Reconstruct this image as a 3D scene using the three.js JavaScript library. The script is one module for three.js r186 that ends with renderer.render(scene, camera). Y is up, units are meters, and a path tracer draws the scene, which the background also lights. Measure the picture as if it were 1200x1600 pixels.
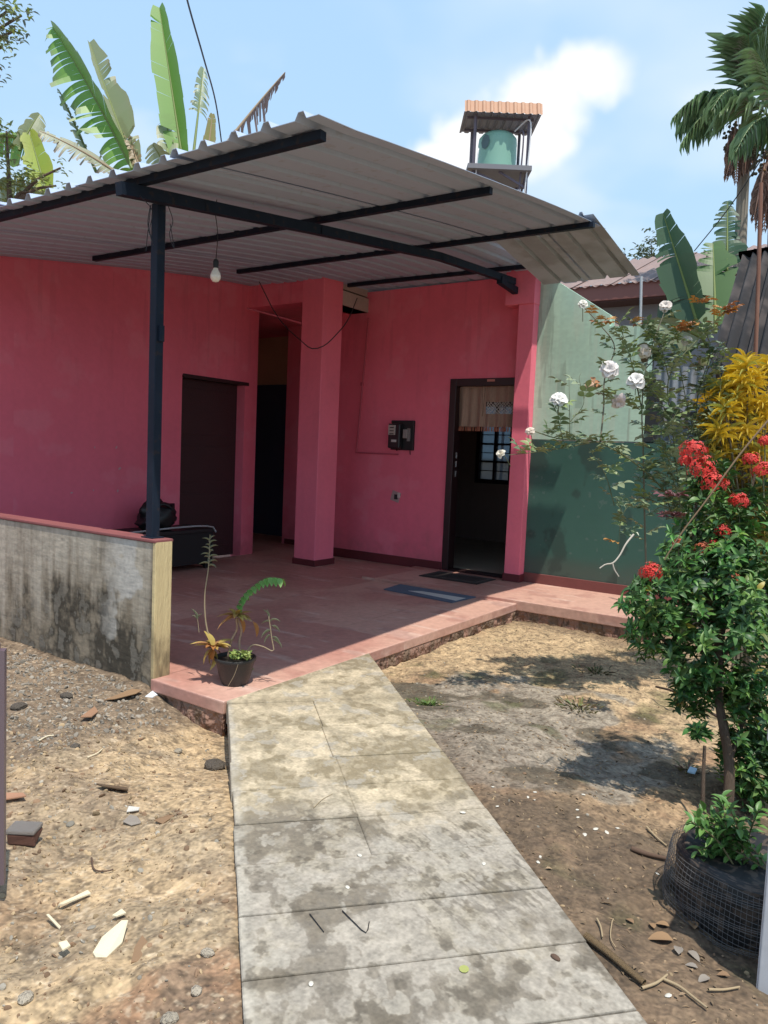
import * as THREE from 'three';
import { mergeGeometries, toCreasedNormals } from 'three/addons/utils/BufferGeometryUtils.js';
import { RoundedBoxGeometry } from 'three/addons/geometries/RoundedBoxGeometry.js';

const V = (x, y, z) => new THREE.Vector3(x, y, z);
const scene = new THREE.Scene();

// ---------------------------------------------------------------- camera
const EYE = V(0, 1.5, 0);
const FOC = 1162, PW = 1200, PH = 1600;
const bx_ = V(0.82287285, 0.04263272, -0.56662396), by_ = V(-0.07891923, 0.99609164, -0.03966368), bz_ = V(0.56271842, 0.07735569, 0.82302131);
const camera = new THREE.PerspectiveCamera(THREE.MathUtils.radToDeg(2 * Math.atan(PH / 2 / FOC)), PW / PH, 0.05, 900);
camera.position.copy(EYE);
camera.quaternion.setFromRotationMatrix(new THREE.Matrix4().makeBasis(bx_, by_, bz_));
scene.add(camera);

// ---------------------------------------------------------------- noise
function hash(x, y, s) {
  let h = Math.imul(x | 0, 374761393) ^ Math.imul(y | 0, 668265263) ^ Math.imul(s | 0, 2147483647 - 1013);
  h = Math.imul(h ^ (h >>> 13), 1274126177); h ^= h >>> 16; h = Math.imul(h, 2246822519); h ^= h >>> 13;
  return (h >>> 0) / 4294967296;
}
function vnoise(x, y, s = 0, per = 0) {
  const ix = Math.floor(x), iy = Math.floor(y), fx = x - ix, fy = y - iy;
  const u = fx * fx * (3 - 2 * fx), v = fy * fy * (3 - 2 * fy);
  const w = (a) => (per ? ((a % per) + per) % per : a);
  const x0 = w(ix), x1 = w(ix + 1), y0 = w(iy), y1 = w(iy + 1);
  const a = hash(x0, y0, s), b = hash(x1, y0, s), c = hash(x0, y1, s), d = hash(x1, y1, s);
  return a + (b - a) * u + (c - a) * v + (a - b - c + d) * u * v;
}
function fbm(x, y, oct = 4, s = 0, per = 0) {
  let t = 0, a = 0.5, n = 0;
  for (let i = 0; i < oct; i++) { t += a * vnoise(x, y, s + i * 17, per); n += a; x *= 2; y *= 2; per *= 2; a *= 0.5; }
  return t / n;
}
function rng(seed) { let s = seed; return () => { s = (s + 0x6d2b79f5) | 0; let t = Math.imul(s ^ (s >>> 15), 1 | s); t = (t + Math.imul(t ^ (t >>> 7), 61 | t)) ^ t; return ((t ^ (t >>> 14)) >>> 0) / 4294967296; }; }
const sm = (a, b, x) => { const t = Math.min(1, Math.max(0, (x - a) / (b - a))); return t * t * (3 - 2 * t); };
const mix = (a, b, t) => a + (b - a) * t;
const mix3 = (a, b, t) => [mix(a[0], b[0], t), mix(a[1], b[1], t), mix(a[2], b[2], t)];

// ---------------------------------------------------------------- sky
const SUN = V(0.33, 1, 0.20).normalize();
{
  const W = 2048, H = 1024, data = new Float32Array(W * H * 4), q = V(0, 0, 0);
  const cdir = bx_.clone().multiplyScalar(235 / FOC).addScaledVector(by_, 632 / FOC).addScaledVector(bz_, -1).normalize();
  const cr = V(0, 1, 0).cross(cdir).normalize().negate(), cu = cdir.clone().cross(cr).negate();   // right and up of the cloud's centre
  if (cu.y < 0) cu.negate();
  for (let j = 0; j < H; j++) for (let i = 0; i < W; i++) {
    const lat = ((j + 0.5) / H - 0.5) * Math.PI, lon = ((i + 0.5) / W - 0.5) * 2 * Math.PI;
    q.set(Math.cos(lon) * Math.cos(lat), Math.sin(lat), Math.sin(lon) * Math.cos(lat));
    const el = Math.max(0, q.y), k = Math.pow(1 - el, 2.2);
    let c = mix3([0.41, 0.65, 0.99], [0.62, 0.87, 1.04], k);
    const haze = Math.pow(Math.max(0, q.dot(SUN)), 6) * 0.25; c = c.map((a) => a + haze);
    if (q.y > 0.02) {                                             // thin high cloud everywhere
      const px = q.x / (q.y + 0.25), pz = q.z / (q.y + 0.25);
      const thin = sm(0.5, 0.82, fbm(px * 2.1 + 3, pz * 2.1 + 7, 5, 5)) * 0.42;
      c = mix3(c, [0.88, 0.97, 1.06], thin);
      const puff = sm(0.62, 0.74, fbm(px * 3.1 + 31, pz * 3.1 + 12, 6, 23)) * 0.8 * (1 - sm(0.55, 0.75, q.dot(cdir)));   // more cumulus around the horizon
      c = mix3(c, [1.05, 1.07, 1.1], puff);
    }
    const d = q.dot(cdir);
    if (d > 0.8) {                                                // the cumulus behind the water tank
      const u = q.dot(cr) / d, v = q.dot(cu) / d;
      const w = fbm(u * 26 + 9, v * 26 + 4, 6, 71), w2 = fbm(u * 34 + 9, v * 34 + 4, 4, 72);
      const uu = u + (w - 0.5) * 0.05, vv = v + (w2 - 0.5) * 0.03;
      const blob = (x, y, rx, ry) => 1 - Math.hypot((uu - x) / rx, (vv - y) / ry);
      const f = Math.max(blob(0.045, 0.03, 0.058, 0.036), blob(0.0, 0.005, 0.066, 0.04), blob(-0.055, -0.03, 0.062, 0.034), blob(0.0, -0.035, 0.05, 0.034), blob(-0.105, -0.055, 0.06, 0.026));
      const a = sm(-0.25, 0.5, f + (w - 0.5) * 0.5 + (w2 - 0.5) * 0.25);
      c = mix3(c, [1.07, 1.08, 1.1], Math.min(1, a));
      const wisp = sm(0.55, 0.8, fbm(u * 5 + 2, v * 14, 4, 44)) * 0.3 * sm(0.8, 0.9, d);
      c = mix3(c, [0.95, 1.0, 1.06], wisp);
    }
    if (q.y < 0) c = mix3(c, [0.3, 0.27, 0.22], sm(0, -0.1, q.y));
    const o = (j * W + i) * 4; data[o] = c[0]; data[o + 1] = c[1]; data[o + 2] = c[2]; data[o + 3] = 1;
  }
  const t = new THREE.DataTexture(data, W, H, THREE.RGBAFormat, THREE.FloatType);
  t.mapping = THREE.EquirectangularReflectionMapping; t.magFilter = THREE.LinearFilter; t.minFilter = THREE.LinearFilter; t.needsUpdate = true;
  scene.background = t; scene.environment = t;
}
const sun = new THREE.DirectionalLight(new THREE.Color(1, 0.93, 0.82), 4.8);
sun.name = 'sun'; sun.position.copy(SUN).multiplyScalar(40).add(V(-2, 0, -3)); sun.target.position.set(-2, 0, -3);
sun.castShadow = true; sun.shadow.mapSize.set(4096, 4096); sun.shadow.radius = 1.2;
Object.assign(sun.shadow.camera, { left: -14, right: 14, top: 14, bottom: -14, near: 1, far: 90 });
scene.add(sun, sun.target);

const renderer = new THREE.WebGLRenderer({ antialias: true });
renderer.toneMapping = THREE.LinearToneMapping;
renderer.toneMappingExposure = 1.03;
renderer.shadowMap.enabled = true;
renderer.setSize(768, 1024);

// ---------------------------------------------------------------- helpers: pixels to places
const dirOf = (px, py) => bx_.clone().multiplyScalar((px - 600) / FOC).addScaledVector(by_, (800 - py) / FOC).addScaledVector(bz_, -1);
const at = (px, py, d) => dirOf(px, py).multiplyScalar(d).add(EYE);
const onY = (px, py, y) => { const r = dirOf(px, py); return r.multiplyScalar((y - EYE.y) / r.y).add(EYE); };
const onX = (px, py, x) => { const r = dirOf(px, py); return r.multiplyScalar((x - EYE.x) / r.x).add(EYE); };
const onZ = (px, py, z) => { const r = dirOf(px, py); return r.multiplyScalar((z - EYE.z) / r.z).add(EYE); };

// ---------------------------------------------------------------- helpers: textures and materials
const LUT = new Uint8Array(4097);
for (let i = 0; i <= 4096; i++) { const x = i / 4096; LUT[i] = Math.round(255 * (x <= 0.0031308 ? 12.92 * x : 1.055 * Math.pow(x, 1 / 2.4) - 0.055)); }
const enc = (x) => LUT[Math.max(0, Math.min(4096, Math.round(x * 4096)))];
function tex(w, h, fn, { wrap = THREE.RepeatWrapping, data = false } = {}) {
  const a = new Uint8Array(w * h * 4);
  for (let j = 0; j < h; j++) for (let i = 0; i < w; i++) {
    const c = fn((i + 0.5) / w, (j + 0.5) / h), o = (j * w + i) * 4;
    if (data) { a[o] = a[o + 1] = a[o + 2] = Math.max(0, Math.min(255, Math.round(c * 255))); } else { a[o] = enc(c[0]); a[o + 1] = enc(c[1]); a[o + 2] = enc(c[2]); }
    a[o + 3] = 255;
  }
  const t = new THREE.DataTexture(a, w, h);
  t.wrapS = t.wrapT = wrap; t.magFilter = THREE.LinearFilter; t.minFilter = THREE.LinearMipmapLinearFilter; t.generateMipmaps = true;
  if (!data) t.colorSpace = THREE.SRGBColorSpace;
  t.needsUpdate = true;
  return t;
}
const lin = (r, g, b) => new THREE.Color().setRGB(r, g, b);
function mat(c, o = {}) { const m = new THREE.MeshPhysicalMaterial({ roughness: 0.85, side: THREE.DoubleSide, ...o }); if (c) m.color.setRGB(...c); return m; }
// plaster: 2 m tile
const plasterBump = tex(512, 512, (u, v) => 0.5 + (fbm(u * 24, v * 24, 4, 3, 24) - 0.5) * 0.6 + (fbm(u * 4, v * 4, 3, 8, 4) - 0.5) * 0.6, { data: true });
const grain = tex(512, 512, (u, v) => fbm(u * 64, v * 64, 3, 12, 64), { data: true });
const rp = (t, s) => { const c = t.clone(); c.repeat.set(s, s); c.needsUpdate = true; return c; };
function painted(base, amount, seed, extra, res = 512) {
  return tex(res, res, (u, v) => {
    const n = fbm(u * 5, v * 5, 5, seed, 5) - 0.5, s = fbm(u * 40, v * 3, 3, seed + 3, 40) - 0.5, f = fbm(u * 90, v * 90, 2, seed + 9) - 0.5;
    const k = 1 + amount * (n * 1.3 + s * 0.35 + f * 0.35);
    let c = base.map((a) => a * k);
    if (extra) c = extra(c, u, v);
    return c;
  });
}
const plaster = (base, amount, seed, o = {}, extra) => mat(null, { map: rp(painted(base, amount, seed, extra), 0.45), bumpMap: rp(plasterBump, 0.6), bumpScale: 0.0025, roughness: 0.78, ...o });
const PINK = [0.84, 0.165, 0.24];
const M = {
  pink: mat(null, { map: rp(painted(PINK, 0.17, 100, (c, u, v) => {      // 3.3 m tile: splashed foot, faded patches, hand marks
    const n = fbm(u * 14, v * 14, 5, 105), n2 = fbm(u * 70, v * 70, 3, 106), dr = fbm(u * 60, v * 5, 4, 107);
    c = mix3(c, [0.30, 0.12, 0.12], sm(0.22, 0.09, v + (n - 0.5) * 0.16) * 0.32 * (0.5 + n2));
    c = mix3(c, [0.88, 0.32, 0.38], sm(0.55, 0.72, n) * 0.22);
    return mix3(c, [0.42, 0.09, 0.13], sm(0.58, 0.7, dr) * 0.15 * sm(0.4, 0.9, v));
  }, 1024), 0.3), bumpMap: rp(plasterBump, 0.5), bumpScale: 0.005, roughness: 0.74 }),
  pinkPillar: plaster([0.86, 0.19, 0.265], 0.18, 131),
  brownWall: plaster([0.62, 0.38, 0.26], 0.2, 140),
  greenLight: null, greenDark: null,
  bareRender: plaster([0.42, 0.35, 0.31], 0.35, 150),
  maroon: plaster([0.12, 0.018, 0.022], 0.4, 160, { roughness: 0.6 }),
  doorBrown: mat([0.048, 0.02, 0.022], { roughness: 0.45, bumpMap: rp(grain, 2), bumpScale: 0.002 }),
  doorNavy: mat([0.04, 0.055, 0.11], { roughness: 0.5 }),
  frameDark: mat([0.028, 0.012, 0.013], { roughness: 0.42 }),
  steel: mat(null, { map: rp(tex(256, 256, (u, v) => { const n = fbm(u * 8, v * 8, 4, 201, 8), r = sm(0.66, 0.74, fbm(u * 12, v * 12, 4, 207, 12)); return mix3(mix3([0.006, 0.012, 0.024], [0.012, 0.02, 0.036], n), [0.05, 0.03, 0.02], r * 0.4); }), 2), roughness: 0.6, specularIntensity: 0.4 }),
  rust: mat(null, { map: rp(tex(128, 128, (u, v) => mix3([0.13, 0.05, 0.03], [0.26, 0.14, 0.1], fbm(u * 8, v * 8, 4, 301, 8))), 3), roughness: 0.9 }),
  galv: mat(null, { map: rp(tex(256, 256, (u, v) => mix3([0.34, 0.35, 0.37], [0.48, 0.49, 0.5], fbm(u * 10, v * 10, 4, 311, 10))), 1), roughness: 0.55, metalness: 0.25 }),
  wire: mat([0.012, 0.012, 0.014], { roughness: 0.6 }),
  pvc: mat([0.52, 0.09, 0.13], { roughness: 0.5 }),
  white: mat([0.75, 0.74, 0.7], { roughness: 0.6 }),
  black: mat([0.012, 0.012, 0.013], { roughness: 0.55 }),
};

// ---------------------------------------------------------------- helpers: geometry
function uvBox(g, ou = 0, ov = 0) {                       // metres, by the face's main direction
  const p = g.attributes.position, n = g.attributes.normal, uv = new Float32Array(p.count * 2);
  for (let i = 0; i < p.count; i++) {
    const ax = Math.abs(n.getX(i)), ay = Math.abs(n.getY(i)), az = Math.abs(n.getZ(i)), x = p.getX(i), y = p.getY(i), z = p.getZ(i);
    if (ay >= ax && ay >= az) { uv[i * 2] = x + ou; uv[i * 2 + 1] = z + ov; } else if (ax >= az) { uv[i * 2] = z + ou; uv[i * 2 + 1] = y + ov; } else { uv[i * 2] = x + ou; uv[i * 2 + 1] = y + ov; }
  }
  g.setAttribute('uv', new THREE.BufferAttribute(uv, 2));
  return g;
}
function bx(x0, x1, y0, y1, z0, z1, bev = 0) {
  const w = Math.abs(x1 - x0), h = Math.abs(y1 - y0), d = Math.abs(z1 - z0);
  let g = bev ? new RoundedBoxGeometry(w, h, d, 2, bev) : new THREE.BoxGeometry(w, h, d);
  if (g.index) g = g.toNonIndexed();
  g.translate((x0 + x1) / 2, (y0 + y1) / 2, (z0 + z1) / 2);
  return uvBox(g);
}
function tube(pts, r, seg = 24, rad = 6, closed = false) {
  const c = pts.length === 2 ? new THREE.LineCurve3(pts[0], pts[1]) : new THREE.CatmullRomCurve3(pts, closed);
  const g = new THREE.TubeGeometry(c, pts.length === 2 ? 1 : seg, r, rad, closed).toNonIndexed();
  return g;
}
function bar(a, b, w, h, up = V(0, 1, 0)) {               // a squared bar from a to b
  const z = b.clone().sub(a), l = z.length(); z.normalize();
  const x = up.clone().cross(z).normalize(), y = z.clone().cross(x);
  const g = new THREE.BoxGeometry(w, h, l).toNonIndexed(); uvBox(g);
  g.applyMatrix4(new THREE.Matrix4().makeBasis(x, y, z).setPosition(a.clone().add(b).multiplyScalar(0.5)));
  return g;
}
function taper(pts, r0, r1, seg = 16, rad = 7) {          // a limb that tapers
  const c = new THREE.CatmullRomCurve3(pts), g = new THREE.TubeGeometry(c, seg, 1, rad), p = g.attributes.position;
  for (let i = 0; i <= seg; i++) {
    const m = c.getPointAt(i / seg), r = mix(r0, r1, i / seg);
    for (let j = 0; j <= rad; j++) { const k = i * (rad + 1) + j; p.setXYZ(k, m.x + (p.getX(k) - m.x) * r, m.y + (p.getY(k) - m.y) * r, m.z + (p.getZ(k) - m.z) * r); }
  }
  return g.toNonIndexed();
}
const lathe = (prof, seg = 32) => new THREE.LatheGeometry(prof.map(([r, y]) => new THREE.Vector2(r, y)), seg).toNonIndexed();
function join(gs) {
  gs = [].concat(gs).map((g) => (g.index ? g.toNonIndexed() : g));
  for (const g of gs) { for (const k of Object.keys(g.attributes)) if (!['position', 'normal', 'uv', 'color'].includes(k)) g.deleteAttribute(k); if (!g.attributes.uv) uvBox(g); }
  const anyCol = gs.some((g) => g.attributes.color);
  if (anyCol) for (const g of gs) if (!g.attributes.color) g.setAttribute('color', new THREE.BufferAttribute(new Float32Array(g.attributes.position.count * 3).fill(1), 3));
  return gs.length === 1 ? gs[0] : mergeGeometries(gs);
}
const used = new Map();
function numbered(n) { const k = used.get(n) ?? 0; used.set(n, k + 1); return k ? n + '_' + String(k).padStart(3, '0') : n; }
function shade(o) { o.castShadow = o.receiveShadow = true; return o; }
function thing(name, label, category, base = V(0, 0, 0), group) {
  const o = new THREE.Group(); o.name = numbered(name); o.position.copy(base); scene.add(o);
  o.userData = { label, category }; if (group) o.userData.group = group;
  o.base = base.clone();
  return o;
}
function part(t, name, gs, m, label) {                    // world-space geometry made a child of t
  const g = join(gs); g.translate(-t.base.x, -t.base.y, -t.base.z);
  const o = shade(new THREE.Mesh(g, m)); o.name = numbered(name); t.add(o); o.base = t.base;
  if (label) o.userData.label = label;
  return o;
}
function one(name, gs, m, label, category, group) {       // a thing that is one mesh
  const g = join(gs); g.computeBoundingBox(); const b = g.boundingBox, c = V((b.min.x + b.max.x) / 2, b.min.y, (b.min.z + b.max.z) / 2);
  g.translate(-c.x, -c.y, -c.z);
  const o = shade(new THREE.Mesh(g, m)); o.name = numbered(name); o.position.copy(c); scene.add(o);
  o.userData = { label, category }; if (group) o.userData.group = group;
  return o;
}
function structure(name, gs, m, label) {
  const o = shade(new THREE.Mesh(join(gs), m)); o.name = numbered(name); o.userData = { kind: 'structure' }; if (label) o.userData.label = label; o.base = V(0, 0, 0);
  scene.add(o); return o;
}
// a corrugated sheet through the grid P(u, s): u across in metres, s along 0..1; rib = height of the rib at u
function corrugated(width, pitch, ribH, ribW, nLong, P, up, thick = 0.0025, wavy = false) {
  const us = [];
  if (wavy) { const n = Math.round(width / pitch) * 8; for (let i = 0; i <= n; i++) us.push([width * i / n, ribH * (0.5 + 0.5 * Math.cos(i / 8 * 2 * Math.PI))]); } else {
    us.push([0, 0]);
    for (let c = pitch / 2; c < width; c += pitch) us.push([c - ribW, 0], [c - ribW * 0.45, ribH], [c + ribW * 0.45, ribH], [c + ribW, 0]);
    us.push([width, 0]);
  }
  const pos = [], nx = us.length, tmp = [];
  for (const side of [1, 0]) for (let j = 0; j <= nLong; j++) for (const [u, h] of us) tmp.push(P(u, j / nLong).addScaledVector(up, h + side * thick));
  const id = (k, j, i) => k * (nLong + 1) * nx + j * nx + i, tri = (a, b, c) => pos.push(...tmp[a].toArray(), ...tmp[b].toArray(), ...tmp[c].toArray());
  for (let k = 0; k < 2; k++) for (let j = 0; j < nLong; j++) for (let i = 0; i < nx - 1; i++) {
    const a = id(k, j, i), b = id(k, j, i + 1), c = id(k, j + 1, i + 1), d = id(k, j + 1, i);
    if (k === 0) { tri(a, b, c); tri(a, c, d); } else { tri(a, c, b); tri(a, d, c); }
  }
  for (const j of [0, nLong]) for (let i = 0; i < nx - 1; i++) { const a = id(0, j, i), b = id(0, j, i + 1), c = id(1, j, i + 1), d = id(1, j, i); tri(a, c, b); tri(a, d, c); }
  for (const i of [0, nx - 1]) for (let j = 0; j < nLong; j++) { const a = id(0, j, i), b = id(0, j + 1, i), c = id(1, j + 1, i), d = id(1, j, i); tri(a, b, c); tri(a, c, d); }
  const g = new THREE.BufferGeometry(); g.setAttribute('position', new THREE.Float32BufferAttribute(pos, 3)); g.computeVertexNormals();
  return uvBox(g);
}

// ---------------------------------------------------------------- ground
const WK0 = V(-2.507, 0.3, -2.43), WKD = V(0.7363, 0, 0.6767), WKN = V(-0.6767, 0, 0.7363).negate();   // walkway: its top left corner, its direction, its right-hand side
const WKW = 0.852, WKL = 4.2;
const sp = (x, z) => { const dx = x - WK0.x, dz = z - WK0.z; return [dx * WKD.x + dz * WKD.z, dx * WKN.x + dz * WKN.z]; };
function groundY(x, z) {
  const [s, p] = sp(x, z);
  let y;
  if (p < WKW / 2) {                                       // left yard
    const e = mix(0.12, 0.278, sm(0.05, 1.15, s)), away = mix(0.235, 0.26, sm(-3.2, -2.5, z) * sm(-2.9, -3.2, x));
    y = mix(e, mix(0.235, 0.255, sm(0.5, 2.2, s)), sm(0, 0.55, -p));
    y = mix(y, away, sm(-2.85, -3.2, x));
  } else {
    const e = mix(0.16, 0.276, sm(-0.9, 0.4, s)), d = p - WKW;
    y = mix(e, 0.19, sm(0.0, 1.0, d) * sm(-1, 1.5, s + 1));
    y = mix(y, 0.165, sm(-3.0, -4.2, z));
  }
  const n = (fbm(x * 3 + 50, z * 3 + 50, 4, 401) - 0.5) * 0.05 + (fbm(x * 14, z * 14, 4, 402) - 0.5) * 0.024;
  y += n * sm(-0.02, 0.2, p < WKW / 2 ? -p : p - WKW) + n * 0.25;
  if (s > 0 && p > 0.015 && p < WKW - 0.015) y = Math.min(y, 0.235);
  if (x < -2.55 && z < -2.45) y = Math.min(y, 0.2);         // under the porch
  if (z < -5.8) y = Math.min(y, 0.2);
  return y;
}
function groundCol(x, z) {
  const [s, p] = sp(x, z);
  const n1 = fbm(x * 1.3 + 9, z * 1.3 + 4, 5, 411), n2 = fbm(x * 5 + 2, z * 5, 5, 412), n3 = fbm(x * 24, z * 24, 4, 413), n4 = vnoise(x * 130, z * 130, 414) * 0.6 + vnoise(x * 210, z * 210, 415) * 0.4;
  const sand = [0.40, 0.29, 0.17], soil = [0.28, 0.19, 0.112], red = [0.21, 0.10, 0.056], grey = [0.20, 0.165, 0.12], dark = [0.06, 0.045, 0.03];
  let c;
  if (p < WKW / 2) {
    c = mix3(sand, soil, sm(0.46, 0.72, n2 * 0.6 + n1 * 0.4));
    const gravelly = sm(0.45, 0.6, fbm(x * 2.2, z * 2.2, 4, 421) + 0.28 * sm(-2.6, -3.0, x) - 0.04);
    c = mix3(c, grey, gravelly * 0.45);
    c = mix3(c, [0.12, 0.085, 0.06], sm(-2.62, -2.8, x + (n2 - 0.5) * 0.25) * 0.7);      // darker strip by the low wall
    c = mix3(c, red, sm(0.5, 0.62, fbm(x * 2.7 + 7, z * 2.7, 4, 422)) * 0.75 * sm(1.2, 2.0, s));
    c = mix3(c, grey, sm(0.45, 0.6, fbm(x * 6, z * 6, 3, 424)) * sm(1.3, 2.1, s) * 0.5);
  } else {
    c = mix3(sand, soil, sm(0.5, 0.75, n1 * 0.5 + n2 * 0.5));
    const near = sm(-4.15, -3.2, z + (n2 - 0.5) * 0.9);
    c = mix3(c, mix3(soil, red, sm(0.5, 0.7, n2) * 0.4), near * 0.85);
    // worn concrete screed that runs off the path
    const e = (n1 - 0.5) * 0.9 + (n2 - 0.5) * 0.7;
    const scr = sm(0.10, 0.0, Math.hypot((x + 1.72) * 0.95, (z + 3.1) * 0.8) - 0.80 + e * 0.9);
    c = mix3(c, mix3([0.27, 0.235, 0.185], [0.195, 0.17, 0.14], n2), scr * 0.9);
    const mossy = sm(0.56, 0.64, fbm(x * 4 + 3, z * 4 + 8, 5, 431)) * sm(0.0, 0.2, scr + near * 0.6);
    c = mix3(c, [0.062, 0.05, 0.03], mossy * 0.75);
    c = mix3(c, [0.15, 0.10, 0.062], sm(-2.9, -2.2, z + (n1 - 0.5) * 0.8) * 0.6);  // near right: brown soil with soft tree shade put into its colour
    c = mix3(c, [0.07, 0.075, 0.025], sm(0.62, 0.72, fbm(x * 3 + 21, z * 3 + 6, 4, 433)) * 0.6 * sm(-5.4, -4.4, z));
    c = mix3(c, [0.09, 0.06, 0.04], sm(-5.35, -5.75, z + (n2 - 0.5) * 0.5) * 0.6);
  }
  const k = Math.max(0.3, 1 + (n3 - 0.5) * 0.9 + (n4 - 0.5) * 1.0);
  if (p > WKW) c = mix3(c, [0.085, 0.06, 0.042], sm(-3.1, -2.2, z + (n1 - 0.5) * 1.2) * 0.42);  // near right soil darker still, the same tree shade in its colour
  c = mix3(c, [0.10, 0.07, 0.045], sm(0.6, 0.68, fbm(x * 44 + 3, z * 44, 3, 451)) * 0.55); const fl = sm(0.66, 0.72, fbm(x * 60 + 9, z * 60, 3, 452)); c = mix3(c, p < WKW / 2 ? [0.46, 0.37, 0.26] : c.map((a) => a * 1.5), fl * 0.5);
  c = c.map((a) => a * k);
  
  return c;
}
{
  const X0 = -7, Z0 = -8, S = 9.5;
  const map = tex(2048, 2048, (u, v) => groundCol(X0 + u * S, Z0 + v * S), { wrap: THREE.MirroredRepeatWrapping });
  const bump = tex(1024, 1024, (u, v) => fbm(u * 60, v * 60, 5, 441, 60) * 0.7 + 0.3 * fbm(u * 200, v * 200, 2, 445, 200), { data: true });
  bump.repeat.set(3, 3);
  const far = (from, to, n) => Array.from({ length: n }, (_, i) => from + Math.sign(to - from) * Math.pow((i + 1) / n, 3) * Math.abs(to - from));
  const axis = (a, b, step) => [...far(a, a - 250, 16).reverse(), ...Array.from({ length: Math.round((b - a) / step) + 1 }, (_, i) => a + i * step), ...far(b, b + 250, 16)];
  const xs = axis(-6, 1.2, 0.022), zs = axis(-6.4, 0.6, 0.022);
  const pos = new Float32Array(xs.length * zs.length * 3), uv = new Float32Array(xs.length * zs.length * 2), idx = [];
  zs.forEach((z, j) => xs.forEach((x, i) => {
    const k = j * xs.length + i, near = x > -6.5 && x < 2 && z > -8 && z < 1.5;
    pos.set([x, near ? groundY(x, z) : 0.18, z], k * 3); uv.set([(x - X0) / S, (z - Z0) / S], k * 2);
  }));
  for (let j = 0; j < zs.length - 1; j++) for (let i = 0; i < xs.length - 1; i++) { const a = j * xs.length + i, b = a + 1, c = a + xs.length, d = c + 1; idx.push(a, c, b, b, c, d); }
  const g = new THREE.BufferGeometry(); g.setAttribute('position', new THREE.BufferAttribute(pos, 3)); g.setAttribute('uv', new THREE.BufferAttribute(uv, 2)); g.setIndex(idx); g.computeVertexNormals();
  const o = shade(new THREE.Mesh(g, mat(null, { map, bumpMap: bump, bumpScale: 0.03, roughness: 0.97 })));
  o.name = 'ground'; o.userData = { kind: 'structure', label: 'bare sandy yard of soil and gravel on both sides of the concrete path' }; scene.add(o);
}

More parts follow.
